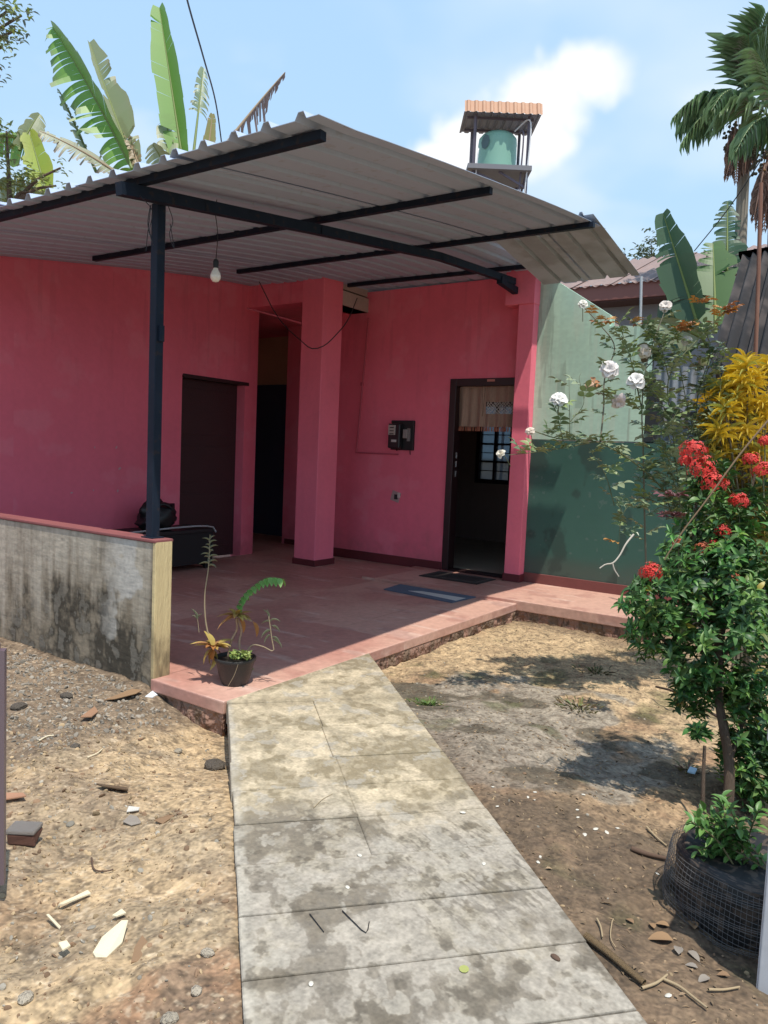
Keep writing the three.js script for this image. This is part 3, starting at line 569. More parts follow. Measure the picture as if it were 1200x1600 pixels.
  part(sk, 'plate', pl, mat([0.42, 0.28, 0.27])); part(sk, 'hole', bx(o.x - 0.02, o.x + 0.025, o.y - 0.03, o.y + 0.025, DZ, DZ + 0.0095), M.black);
  part(sk, 'plaster_chip', bx(o.x + 0.02, o.x + 0.055, o.y - 0.01, o.y + 0.045, DZ, DZ + 0.011, 0.004), mat([0.6, 0.5, 0.47]));
  // valance in the doorway
  const x0 = onZ(710, 600, DZ - 0.06).x, x1 = onZ(806, 600, DZ - 0.06).x, yt = 2.235, yb = 1.82;
  const cur = thing('door_curtain', 'short beige curtain with lattice band and tasselled hem in the front doorway', 'curtain', V((x0 + x1) / 2, yb, DZ - 0.06));
  const wv = (x) => 0.016 * Math.sin(x * 62) + 0.01 * Math.sin(x * 27 + 1), cloth = mat(null, { map: rp(tex(128, 128, (u, v) => { const n = fbm(u * 60, v * 60, 2, 990), s = fbm(u * 30, v * 3, 3, 991); const k = 0.75 + n * 0.3 + s * 0.25; return [0.46 * k, 0.31 * k, 0.23 * k]; }), 2), transmission: 0.3, roughness: 1 });
  const sheet = (xa, xb, ya, yb2) => { const g = new THREE.PlaneGeometry(xb - xa, yb2 - ya, 60, 6), p = g.attributes.position; g.translate((xa + xb) / 2, (ya + yb2) / 2, 0); for (let i = 0; i < p.count; i++) { const k = (yt - p.getY(i)) / (yt - yb); p.setX(i, p.getX(i) - (1 - k) * 0.02 * Math.sign((x0 + x1) / 2 - p.getX(i)) * -1); p.setZ(i, DZ - 0.06 + wv(p.getX(i)) * (0.4 + 0.6 * k)); } g.computeVertexNormals(); return g; };
  const xm = mix(x0, x1, 0.56);
  part(cur, 'cloth', [sheet(x0, xm, yb, yt), sheet(xm, x1, 2.07, yt), sheet(xm, x1, yb, 1.95)], cloth);
  const lat = [];
  for (let i = -3; i < 13; i++) for (const s of [1, -1]) { const xa = xm + i * 0.032, xb = xa + s * 0.12; const ca = Math.max(xm, Math.min(x1, Math.min(xa, xb))), cb = Math.max(xm, Math.min(x1, Math.max(xa, xb))); if (cb - ca < 0.01) continue; const f = (x) => 1.95 + ((x - xa) / (xb - xa)) * 0.12; lat.push(tube([V(ca, f(ca), DZ - 0.06 + wv(ca) * 0.8), V(cb, f(cb), DZ - 0.06 + wv(cb) * 0.8)], 0.0038, 1, 4)); }
  part(cur, 'lattice', lat, mat([0.62, 0.56, 0.5], { roughness: 0.9 })).userData.kind = 'stuff';
  const tas = []; for (let x = x0 + 0.01; x < x1; x += 0.021) { const g = lathe([[0.002, 0], [0.006, -0.012], [0.0075, -0.045], [0.003, -0.05]], 8); g.translate(x, yb + 0.004, DZ - 0.06 + wv(x)); tas.push(g); }
  const fringe = part(cur, 'fringe', tas, mat([0.42, 0.16, 0.10], { roughness: 0.9 })); fringe.userData.kind = 'stuff';
  part(cur, 'rail', tube([V(x0 - 0.03, yt, DZ - 0.06), V(x1 + 0.03, yt, DZ - 0.06)], 0.007), M.frameDark);
  one('sticker', bx(onZ(761, 593, DZ + 0.02).x, onZ(773, 593, DZ + 0.02).x, 2.265, 2.288, DZ + 0.0145, DZ + 0.0165), mat([0.5, 0.2, 0.16]), 'small pale and red sticker on the lintel of the front door', 'sticker');
  // mats
  const dm = thing('door_mat', 'dark rubber door mat on the strip in front of the open door', 'doormat', V(-3.45, 0.326, -6.38));
  part(dm, 'mat_base', bx(-3.77, -3.13, 0.327, 0.335, -6.56, -6.16, 0.003), mat([0.035, 0.028, 0.026], { roughness: 1, bumpMap: rp(grain, 6), bumpScale: 0.01 }));
  part(dm, 'mat_border', [bx(-3.74, -3.16, 0.335, 0.339, -6.22, -6.205), bx(-3.74, -3.16, 0.335, 0.339, -6.515, -6.50), bx(-3.74, -3.725, 0.335, 0.339, -6.5, -6.22), bx(-3.175, -3.16, 0.335, 0.339, -6.5, -6.22)], mat([0.07, 0.055, 0.05], { roughness: 1 }));
  const bm = thing('floor_mat', 'blue cloth floor mat with a white stripe, lying before the step', 'mat', V(-3.3, 0.3, -5.57));
  const flat = (pts, y, h) => { const s = new THREE.Shape(pts.map(([x, z]) => new THREE.Vector2(x, -z))); const g = new THREE.ExtrudeGeometry(s, { depth: h, bevelEnabled: false }); g.rotateX(-Math.PI / 2); g.translate(0, y, 0); return uvBox(g.index ? g.toNonIndexed() : g); };
  const weave = rp(grain, 5);
  part(bm, 'mat_cloth', flat([[-3.66, -5.40], [-3.70, -5.725], [-2.9, -5.70], [-2.93, -5.33]], 0.302, 0.008), mat([0.115, 0.15, 0.215], { roughness: 1, bumpMap: weave, bumpScale: 0.008 }));
  part(bm, 'stripe', flat([[-3.46, -5.49], [-3.36, -5.56], [-2.93, -5.57], [-2.935, -5.41]], 0.3101, 0.0015), mat([0.62, 0.62, 0.6], { roughness: 1, bumpMap: weave, bumpScale: 0.008 }));
  // bench with a bag
  const bn = thing('bench', 'low dark bench with a pale metal front rail beside the brown door', 'bench', V(-5.72, 0.3, -4.7));
  part(bn, 'seat', bx(-5.95, -5.52, 0.66, 0.70, -5.12, -3.7, 0.01), mat([0.014, 0.012, 0.014], { roughness: 0.5 }));
  part(bn, 'side_panel', bx(-5.93, -5.53, 0.32, 0.66, -5.10, -5.07), mat([0.016, 0.012, 0.013]));
  part(bn, 'front_panel', bx(-5.55, -5.53, 0.36, 0.66, -5.07, -3.75), mat([0.016, 0.012, 0.013]));
  part(bn, 'rail', tube([V(-5.515, 0.705, -3.7), V(-5.515, 0.705, -5.1), V(-5.52, 0.66, -5.13)], 0.009, 20, 6), M.galv);
  for (const z of [-5.05, -3.8]) for (const x of [-5.9, -5.57]) part(bn, 'leg', bx(x - 0.02, x + 0.02, 0.3, 0.36, z - 0.02, z + 0.02), M.black);
  const bg = new THREE.SphereGeometry(1, 28, 20), bp = bg.attributes.position;
  for (let i = 0; i < bp.count; i++) { const x = bp.getX(i), y = bp.getY(i), z = bp.getZ(i), k = 1 + (fbm(x * 2 + 5, z * 2 + y * 3 + 5, 4, 61) - 0.5) * 0.7; const c2 = 1 + (fbm(x * 7 + 3, z * 7 + y * 7, 3, 66) - 0.5) * 0.25; bp.setXYZ(i, x * k * c2 * 0.14, Math.max(-0.8, y * k) * c2 * 0.15, z * k * c2 * 0.19); }
  bg.computeVertexNormals(); bg.translate(-5.68, 0.7 + 0.12, -4.55);
  const bag = thing('cloth_bag', 'slumped black bag lying on the bench behind the low wall', 'bag', V(-5.68, 0.7, -4.55));
  part(bag, 'bag_body', bg, mat([0.01, 0.01, 0.011], { roughness: 0.42 }));
  part(bag, 'strap', tube([V(-5.6, 0.8, -4.68), V(-5.56, 0.9, -4.62), V(-5.58, 0.95, -4.52), V(-5.62, 0.88, -4.42)], 0.012, 20, 6), M.black);
  // flakes of paint missing on the side wall
  const chipMat = mat([0.62, 0.36, 0.36]);
  for (const [px, py] of [[148, 699], [182, 699], [187, 732], [112, 770], [184, 767], [146, 766]]) {
    const w = onX(px, py, WX + 0.0015), g = new THREE.CircleGeometry(0.006 + hash(px, py, 1) * 0.007, 7); g.scale(1.4, 0.8, 1); g.rotateZ(hash(px, py, 2) * 3); g.rotateY(Math.PI / 2); g.translate(w.x, w.y, w.z);
    part(HOUSE, 'paint_chip', g, chipMat);
  }
}

// ================================================================ foliage helpers
// leaf along +y, width along x, face towards +z; unit length and width
function leafGeo(segs, profile, fold, bend, curl = 0) {
  const pos = [], idx = [], uv = [];
  for (let i = 0; i <= segs; i++) {
    const t = i / segs, w = profile(t) / 2, y = Math.sin(t * bend) / (bend || 1), z = -(1 - Math.cos(t * bend)) / (bend || 1);
    for (const s of [-1, 0, 1]) { pos.push(s * w, bend ? y : t, (bend ? z : 0) + Math.abs(s) * w * fold + s * curl * w * t); uv.push(0.5 + s * 0.5, t); }
  }
  for (let i = 0; i < segs; i++) for (const s of [0, 1]) { const a = i * 3 + s, b = a + 1, c = a + 3, d = a + 4; idx.push(a, b, d, a, d, c); }
  const g = new THREE.BufferGeometry(); g.setAttribute('position', new THREE.Float32BufferAttribute(pos, 3)); g.setAttribute('uv', new THREE.Float32BufferAttribute(uv, 2)); g.setIndex(idx); g.computeVertexNormals();
  return g;
}
const pOval = (t) => Math.pow(Math.sin(Math.PI * Math.pow(t, 0.85)), 0.8) + 0.02, pLance = (t) => Math.sin(Math.PI * Math.pow(t, 0.7)) + 0.02, pStrap = (t) => Math.min(1, t * 6 + 0.25) * Math.min(1, (1 - t) * 3 + 0.05);
function aim(pos, dir, up, len, wid, roll = 0) {           // matrix that lays a leaf from pos along dir
  const y = dir.clone().normalize(); let x = y.clone().cross(up); if (x.lengthSq() < 1e-5) x = y.clone().cross(V(1, 0.1, 0)); x.normalize();
  const z = x.clone().cross(y);
  const m = new THREE.Matrix4().makeBasis(x, y, z); if (roll) m.multiply(new THREE.Matrix4().makeRotationY(roll));
  return m.scale(V(wid, len, len)).setPosition(pos);
}
const leafMat = (c, o = {}) => mat(c, { roughness: 0.55, transmission: 0.25, thickness: 0, specularIntensity: 0.7, ...o });
function leafPart(t, name, g, m, matrix) { const o = shade(new THREE.Mesh(g, m)); o.name = numbered(name); const mm = matrix.clone(); mm.premultiply(new THREE.Matrix4().makeTranslation(-t.base.x, -t.base.y, -t.base.z)); mm.decompose(o.position, o.quaternion, o.scale); t.add(o); return o; }
function leafMass(t, name, g, m, list) {                   // [matrix, colour] copies, one part that nobody could count
  const o = new THREE.InstancedMesh(g, m, list.length), tr = new THREE.Matrix4().makeTranslation(-t.base.x, -t.base.y, -t.base.z);
  list.forEach(([mm, c], i) => { o.setMatrixAt(i, mm.clone().premultiply(tr)); o.setColorAt(i, c); });
  o.name = numbered(name); o.userData.kind = 'stuff'; shade(o); t.add(o); return o;
}
const jit = (R, s) => V((R() - 0.5) * s, (R() - 0.5) * s, (R() - 0.5) * s);
const dep = (p) => -p.clone().sub(EYE).dot(bz_);
const UPV = V(0, 1, 0);
const GX = [leafGeo(4, pOval, 0.25, 0.5), leafGeo(4, pLance, 0.45, 0.9), leafGeo(4, pOval, 0.1, 1.2, 0.3), leafGeo(4, pLance, 0.2, 0.25, -0.3)];
const G1 = leafGeo(5, pOval, 0.25, 0.5), G2 = leafGeo(5, pLance, 0.3, 0.7), G3 = leafGeo(4, pStrap, 0.35, 0.9), G4 = leafGeo(5, pOval, 0.15, 0.9), GS = leafGeo(3, pOval, 0.25, 0.5);

// ================================================================ potted plants on the porch corner
{
  const R = rng(411), base = onY(353, 1073, 0.3); base.x -= 0.01; base.z -= 0.07; const d = dep(base.clone().setY(0.4));
  const t = thing('potted_plant', 'black plastic pot of mixed bronze and green plants on the porch corner', 'potted plant', base);
  const pg = lathe([[0.0, 0.0], [0.062, 0.0], [0.068, 0.006], [0.085, 0.06], [0.098, 0.118], [0.104, 0.121], [0.106, 0.138], [0.099, 0.14], [0.095, 0.132], [0.09, 0.125]], 36); pg.translate(base.x, base.y, base.z);
  part(t, 'pot', pg, mat([0.018, 0.017, 0.017], { roughness: 0.42, bumpMap: rp(grain, 4), bumpScale: 0.001 }));
  const soil = lathe([[0.0, 0.128], [0.05, 0.13], [0.095, 0.124]], 24); soil.translate(base.x, base.y, base.z);
  part(t, 'soil', soil, mat([0.05, 0.032, 0.02], { bumpMap: rp(grain, 8), bumpScale: 0.02 }));
  const at_ = (px, py, e = 0) => at(px, py, d + e);
  const stemM = mat([0.27, 0.21, 0.13], { roughness: 0.8 }), bronze = [[0.42, 0.27, 0.07], [0.46, 0.35, 0.10], [0.38, 0.20, 0.08], [0.42, 0.17, 0.04]].map((c) => leafMat(c)), green = [[0.16, 0.34, 0.07], [0.20, 0.38, 0.10]].map((c) => leafMat(c)), pale = leafMat([0.20, 0.22, 0.14]);
  const leafTo = (a, b, wid, m, g = G1, up = UPV) => leafPart(t, 'leaf', g, m, aim(a, b.clone().sub(a), up, b.distanceTo(a) * 1.04, wid));
  // tall thin stem with narrow leaves at its head
  part(t, 'stem', taper([at_(333, 1018), at_(322, 975), at_(320, 930), at_(326, 885), at_(328, 838)], 0.005, 0.0022), stemM);
  for (let i = 0; i < 17; i++) { const f = i / 17, a = at_(327 + f * 1.5, 884 - f * 46), ang = i * 2.4, o = V(Math.cos(ang), 0.35 + f * 0.9, Math.sin(ang)).normalize().multiplyScalar(0.055 - 0.012 * f); leafTo(a, a.clone().add(o), 0.0075, pale, G3); }
  // left rosette
  const c1 = at_(333, 1013, -0.02);
  [[304, 992, 1], [329, 982, 1], [361, 987, 1], [309, 1031, 0], [318, 1036, 0], [342, 1044, 1], [352, 1003, 0], [316, 1006, 2], [347, 1015, 2], [327, 1030, 3], [338, 998, 2]].forEach(([x, y, k], i) => leafTo(c1, at_(x, y, -0.05 + (i % 3) * 0.03), 0.04 + (i % 3) * 0.006, bronze[k], G4));
  for (let i = 0; i < 15; i++) leafTo(c1, c1.clone().add(V(Math.cos(i * 2.4) * (0.06 + R() * 0.035), 0.02 + R() * 0.055, Math.sin(i * 2.4) * (0.06 + R() * 0.035))), 0.03, bronze[i % 4], G4);
  for (let i = 0; i < 9; i++) { const q = at_(370, 962, 0.01); leafTo(q, q.clone().add(V(Math.cos(i * 2.4) * 0.075, 0.01 + R() * 0.04, Math.sin(i * 2.4) * 0.075)), 0.026, bronze[(i + 1) % 4], G4); }
  // middle stems and crown
  part(t, 'stem', taper([at_(356, 1026, 0.02), at_(362, 1000, 0.02), at_(370, 983, 0.02), at_(369, 966, 0.01)], 0.006, 0.005), mat([0.36, 0.24, 0.16]));
  part(t, 'stem', taper([at_(376, 1030, 0.03), at_(374, 1003, 0.03), at_(377, 985, 0.03), at_(371, 966, 0.02)], 0.006, 0.005), mat([0.36, 0.24, 0.16]));
  const c2 = at_(370, 964, 0.01);
  [[341, 951, 1], [361, 944, 0], [394, 960, 1], [334, 970, 2], [390, 947, 0], [376, 943, 0]].forEach(([x, y, k]) => leafTo(c2, at_(x, y, (R() - 0.5) * 0.08), 0.03, bronze[k], G4));
  [[409, 991], [388, 985]].forEach(([x, y]) => { const m = at_(x - 14, y - 20, -0.02); part(t, 'stem', tube([c2, m], 0.0025), stemM); leafTo(m, at_(x, y, -0.04), 0.034, bronze[3], G4); });
  // green feathered shoot
  const mid = [at_(370, 950, 0.02), at_(378, 935, 0.02), at_(395, 917, 0.01), at_(418, 903), at_(446, 905, -0.02)];
  const mc = new THREE.CatmullRomCurve3(mid); part(t, 'stem', taper(mid, 0.003, 0.0015), leafMat([0.14, 0.22, 0.06]));
  for (let i = 0; i < 12; i++) { const f = 0.04 + 0.93 * i / 12, p = mc.getPointAt(f), tg = mc.getTangentAt(f); for (const s of [-1, 1]) { const side = tg.clone().cross(UPV).normalize().multiplyScalar(s), o = tg.clone().multiplyScalar(0.5).addScaledVector(side, 0.75).add(V(0, -0.42 - R() * 0.2, 0)).normalize().multiplyScalar(0.06); leafTo(p, p.clone().add(o), 0.03, green[i % 2], G1); } }
  // spindly shoot leaning out on the right
  part(t, 'stem', taper([at_(384, 1022, -0.02), at_(394, 1008, -0.03), at_(410, 1010, -0.03), at_(427, 1017, -0.03), at_(425, 1000, -0.03), at_(422, 978, -0.03), at_(418, 952, -0.03)], 0.0035, 0.0025, 30), stemM);
  for (const [x, y, tx, ty] of [[424, 985, 404, 990], [424, 978, 441, 982], [425, 995, 442, 1002], [424, 992, 408, 1000], [423, 972, 408, 968], [422, 970, 437, 964], [426, 1000, 445, 1006], [420, 966, 417, 948]]) leafTo(at_(x, y, -0.03), at_(tx, ty, -0.03 + (R() - 0.5) * 0.04), 0.008, pale, G3);
  part(t, 'stem', taper([at_(311, 988), at_(309, 970), at_(306, 955)], 0.002, 0.001), stemM);
  for (const [x, y] of [[302, 958], [312, 956], [305, 948]]) leafTo(at_(308, 968), at_(x, y), 0.006, pale, G3);
  // lime creeper over the rim
  const lime = [[0.26, 0.34, 0.08], [0.32, 0.38, 0.12], [0.20, 0.28, 0.07]].map((c) => lin(...c)), list = [];
  for (let i = 0; i < 150; i++) { const f = R(), px = mix(360, 392, R()), py = f < 0.72 ? mix(1020, 1032, R()) : mix(1032, 1052, R()); const p = f < 0.72 ? at_(px, py, (R() - 0.7) * 0.16) : at_(mix(380, 393, R()), py, -0.03 + R() * 0.06); list.push([aim(p, V(R() - 0.5, 0.3 + R() * 0.5, R() - 0.5), UPV, 0.016 + R() * 0.012, 0.012 + R() * 0.008), lime[i % 3]]); }
  leafMass(t, 'creeper_leaves', GS, leafMat([1, 1, 1]), list);
  part(t, 'dry_stem', tube([at_(372, 1038, -0.11), at_(366, 1055, -0.11), at_(356, 1073, -0.11)], 0.0015, 8, 4), stemM);
}

// ================================================================ bushes on the right
function trail(t, name, pts, r0, r1, m, seg = 14, rad = 6) { return part(t, name, taper(pts, r0, r1, seg, rad), m); }
const barkM = mat(null, { map: rp(tex(128, 256, (u, v) => mix3([0.12, 0.08, 0.055], [0.24, 0.175, 0.125], fbm(u * 12, v * 5, 4, 1201))), 4), bumpMap: rp(grain, 6), bumpScale: 0.006, roughness: 0.95 });
const greenStem = mat([0.11, 0.12, 0.055], { roughness: 0.7 }), greyStem = mat([0.16, 0.14, 0.10], { roughness: 0.9 });
function florets(R, c, r, n, col) {                          // a rounded head of four-petalled florets
  const gs = [], pg = leafGeo(2, pOval, 0.1, 0.6);
  for (let i = 0; i < n; i++) {
    const ph = i * 2.39996, y = 1 - 1.25 * (i + 0.5) / n, q = Math.sqrt(Math.max(0, 1 - y * y)), dir = V(q * Math.cos(ph), y, q * Math.sin(ph)).add(jit(R, 0.5)).normalize(), p = c.clone().addScaledVector(dir, r * (0.72 + R() * 0.5));
    const x = dir.clone().cross(V(0.3, 1, 0.2)).normalize(), z = x.clone().cross(dir), a0 = R() * 3, k = 0.75 + R() * 0.5;
    for (let j = 0; j < 4; j++) { const a = a0 + j * Math.PI / 2, o = x.clone().multiplyScalar(Math.cos(a)).addScaledVector(z, Math.sin(a)).addScaledVector(dir, 0.25); const g = pg.clone().applyMatrix4(aim(p, o, dir, 0.014 * (0.7 + R() * 0.5), 0.0075)); const cc = new Float32Array(g.attributes.position.count * 3); for (let v = 0; v < cc.length; v += 3) { cc[v] = col[0] * k; cc[v + 1] = col[1] * k * (0.8 + R() * 0.3); cc[v + 2] = col[2] * k; } g.setAttribute('color', new THREE.BufferAttribute(cc, 3)); gs.push(g); }
  }
  return join(gs);
}
const petalM = mat([1, 1, 1], { vertexColors: true, roughness: 0.7, transmission: 0.2 });
{
  // ---- ixora
  const R = rng(901), foot = onY(1135, 1274, 0.205), d0 = dep(foot);
  const t = thing('ixora_bush', 'tall glossy green bush with round red flower heads, growing behind the wire basket', 'flowering bush', foot);
  const A = (px, py, e = 0) => at(px, py, d0 + e);
  trail(t, 'trunk', [foot, A(1139, 1235), A(1139, 1190, 0.02), A(1131, 1140, 0.05), A(1124, 1100, 0.08), A(1122, 1055, 0.12), A(1128, 990, 0.15)], 0.021, 0.013, barkM, 20, 9);
  for (const pts of [[[1122, 1058, 0.12], [1095, 1015, 0.1], [1062, 965, 0.05], [1030, 930, 0]], [[1124, 1040, 0.13], [1112, 960, 0.1], [1085, 880, 0.1], [1090, 760, 0.15]], [[1128, 990, 0.15], [1150, 900, 0.2], [1165, 800, 0.2], [1180, 740, 0.2]], [[1126, 1030, 0.14], [1165, 980, 0.05], [1195, 930, 0]], [[1095, 1015, 0.1], [1050, 1010, 0.05], [1005, 960, 0]], [[1139, 1190, 0.02], [1160, 1130, 0.1], [1180, 1060, 0.15]]]) trail(t, 'branch', pts.map((p) => A(...p)), 0.011, 0.005, barkM, 14, 6);
  for (const pts of [[[1098, 1268, -0.05], [1099, 1215, -0.03], [1101, 1165, 0]], [[1150, 1240, 0.5], [1157, 1150, 0.55], [1150, 1080, 0.6]], [[1170, 1230, 0.6], [1165, 1140, 0.6], [1158, 1070, 0.6]], [[1184, 1220, 0.6], [1182, 1130, 0.6], [1172, 1060, 0.6]], [[1160, 1230, 0.7], [1175, 1150, 0.7], [1190, 1080, 0.7]]]) trail(t, 'stem', pts.map((p) => A(...p)), 0.0075, 0.006, barkM, 10, 6);
  const cols = [[0.052, 0.125, 0.032], [0.07, 0.165, 0.038], [0.095, 0.20, 0.046], [0.04, 0.098, 0.03], [0.12, 0.22, 0.045], [0.34, 0.27, 0.05]], mats = cols.map((c) => leafMat(c, { roughness: 0.46, transmission: 0.15 }));
  const clusters = [];
  // px, py, radius px, depth offset, count
  for (const [x, y, r, e, n] of [[1008, 945, 42, -0.02, 13], [1055, 930, 48, 0, 13], [1040, 985, 40, 0.05, 10], [1080, 1020, 50, 0.1, 15], [1110, 900, 55, 0.1, 16], [1160, 905, 60, 0.1, 18], [1190, 960, 60, 0, 18], [1130, 965, 55, 0, 16], [1180, 1035, 55, 0, 17], [1120, 1060, 45, 0.1, 12], [1085, 1085, 35, 0.15, 8], [1065, 1060, 28, 0.15, 6], [1185, 850, 50, 0.15, 13], [1140, 845, 45, 0.15, 11], [1085, 850, 42, 0.1, 12], [1105, 800, 36, 0.15, 9], [1150, 870, 50, 0.05, 12], [1060, 870, 30, 0.1, 7], [1160, 800, 40, 0.15, 8], [1180, 1090, 40, 0.1, 10], [1170, 1150, 36, 0.12, 9], [1188, 1215, 36, 0.1, 9], [1165, 1215, 26, 0.18, 6], [1190, 1290, 30, 0.1, 6], [1120, 745, 30, 0.2, 6], [1060, 900, 34, 0.02, 8], [1190, 790, 40, 0.25, 8], [1185, 1120, 45, 0.1, 12], [1160, 1180, 40, 0.2, 9], [1195, 1190, 40, 0.1, 9], [1190, 1250, 35, 0.15, 7], [1088, 1142, 12, 0, 3], [1155, 1090, 35, 0.25, 8], [1020, 905, 20, 0.05, 4], [1000, 965, 22, -0.04, 5], [1000, 1000, 25, 0.1, 4], [1092, 760, 18, 0.15, 4]])
    for (let i = 0; i < n; i++) { for (let h = 0; h < 3; h++) { const a = R() * 6.283, q = Math.sqrt(R()) * r; clusters.push(A(x + Math.cos(a) * q, y + Math.sin(a) * q, e + (R() - 0.5) * r * 0.007)); } }
  const core = A(1130, 990, 0.1), leaves = [];
  for (const c of clusters) {
    const out = c.clone().sub(core).setY(0).multiplyScalar(1.2).add(V(0, 0.28, 0)).add(jit(R, 0.3)).normalize(), n = 8 + Math.floor(R() * 4), x = out.clone().cross(V(0.2, 1, 0.4)).normalize(), z = x.clone().cross(out), young = R() < 0.2;
    for (let j = 0; j < n; j++) { const a = j * 2.4 + R() * 0.5, lay = j / n, o = x.clone().multiplyScalar(Math.cos(a)).addScaledVector(z, Math.sin(a)).multiplyScalar(0.95).addScaledVector(out, 0.15 + lay * 0.85); const l = 0.022 + R() * 0.032; leaves.push([aim(c.clone().addScaledVector(out, -0.03 + lay * 0.03), o, out, l, l * 0.36), R() < 0.012 ? 5 : young ? 4 : Math.floor(R() * 4), dep(c)]); }
  }
  leaves.sort((a, b) => a[2] - b[2]);
  leaves.slice(0, 300).forEach(([m, k], i) => leafPart(t, 'leaf', GX[(i * 7) % 4], mats[k], m));
  for (let v = 0; v < 4; v++) leafMass(t, 'foliage', GX[v], leafMat([1, 1, 1], { roughness: 0.46, transmission: 0.15 }), leaves.slice(300).filter((_, i) => i % 4 === v).map(([m, k]) => [m, lin(...cols[k].map((q) => q * (0.75 + R() * 0.5)))]));
  const red = [0.62, 0.035, 0.022], fade = [0.45, 0.10, 0.035];
  for (const [px, py, r, e, c] of [[1083, 706, 22, 0.12, red], [1096, 734, 24, 0.1, red], [1114, 757, 23, 0.06, red], [1072, 722, 12, 0.16, red], [1018, 897, 19, -0.05, red], [1174, 720, 14, 0.15, red], [1193, 738, 19, 0.12, red], [1155, 785, 16, 0.1, red], [1127, 832, 14, 0.05, red], [1098, 861, 14, 0.02, fade], [1082, 869, 9, 0.02, fade], [1145, 906, 11, -0.03, fade], [1060, 850, 9, 0, fade], [1112, 852, 10, 0.03, red], [1195, 690, 10, 0.2, red]]) {
    const cc = A(px, py, e), rr = 0.86 * r * (d0 + e) / FOC; part(t, 'flower_head', florets(R, cc, rr, Math.round(26 + r * 1.6), c), petalM);
    trail(t, 'flower_stalk', [cc.clone().add(V(0.01, -0.1, 0.01)), cc.clone().add(V(0.004, -0.05, 0)), cc], 0.003, 0.002, greenStem, 6, 5);
  }
  const dead = thing('dead_branch', 'pale forked dead twig poking out of the bush towards the green wall', 'twig', A(985, 840, -0.05));
  trail(dead, 'twig', [A(990, 835, -0.03), A(978, 850, -0.05), A(968, 868, -0.06), A(957, 880, -0.07), A(946, 882, -0.07), A(937, 888, -0.07)], 0.004, 0.0025, mat([0.42, 0.37, 0.31]), 18);
  trail(dead, 'twig', [A(957, 880, -0.07), A(960, 890, -0.07), A(967, 901, -0.07)], 0.003, 0.002, mat([0.42, 0.37, 0.31]), 8);
  const st = thing('dead_branch', 'long brown bare stick leaning diagonally across the red flowers', 'twig', A(1030, 890, -0.1));
  trail(st, 'twig', [A(1020, 905, -0.1), A(1060, 840, -0.12), A(1105, 780, -0.14), A(1160, 705, -0.16), A(1215, 640, -0.18)], 0.0022, 0.0038, mat([0.2, 0.13, 0.075]), 14);
  one('twig', taper([onY(1025, 1073, 0.24), onY(1052, 1080, 0.26), onY(1080, 1095, 0.25), onY(1125, 1122, 0.22)], 0.006, 0.008, 12), mat([0.05, 0.03, 0.022]), 'dark bare stick jutting from the bush over the sandy yard', 'twig');
}
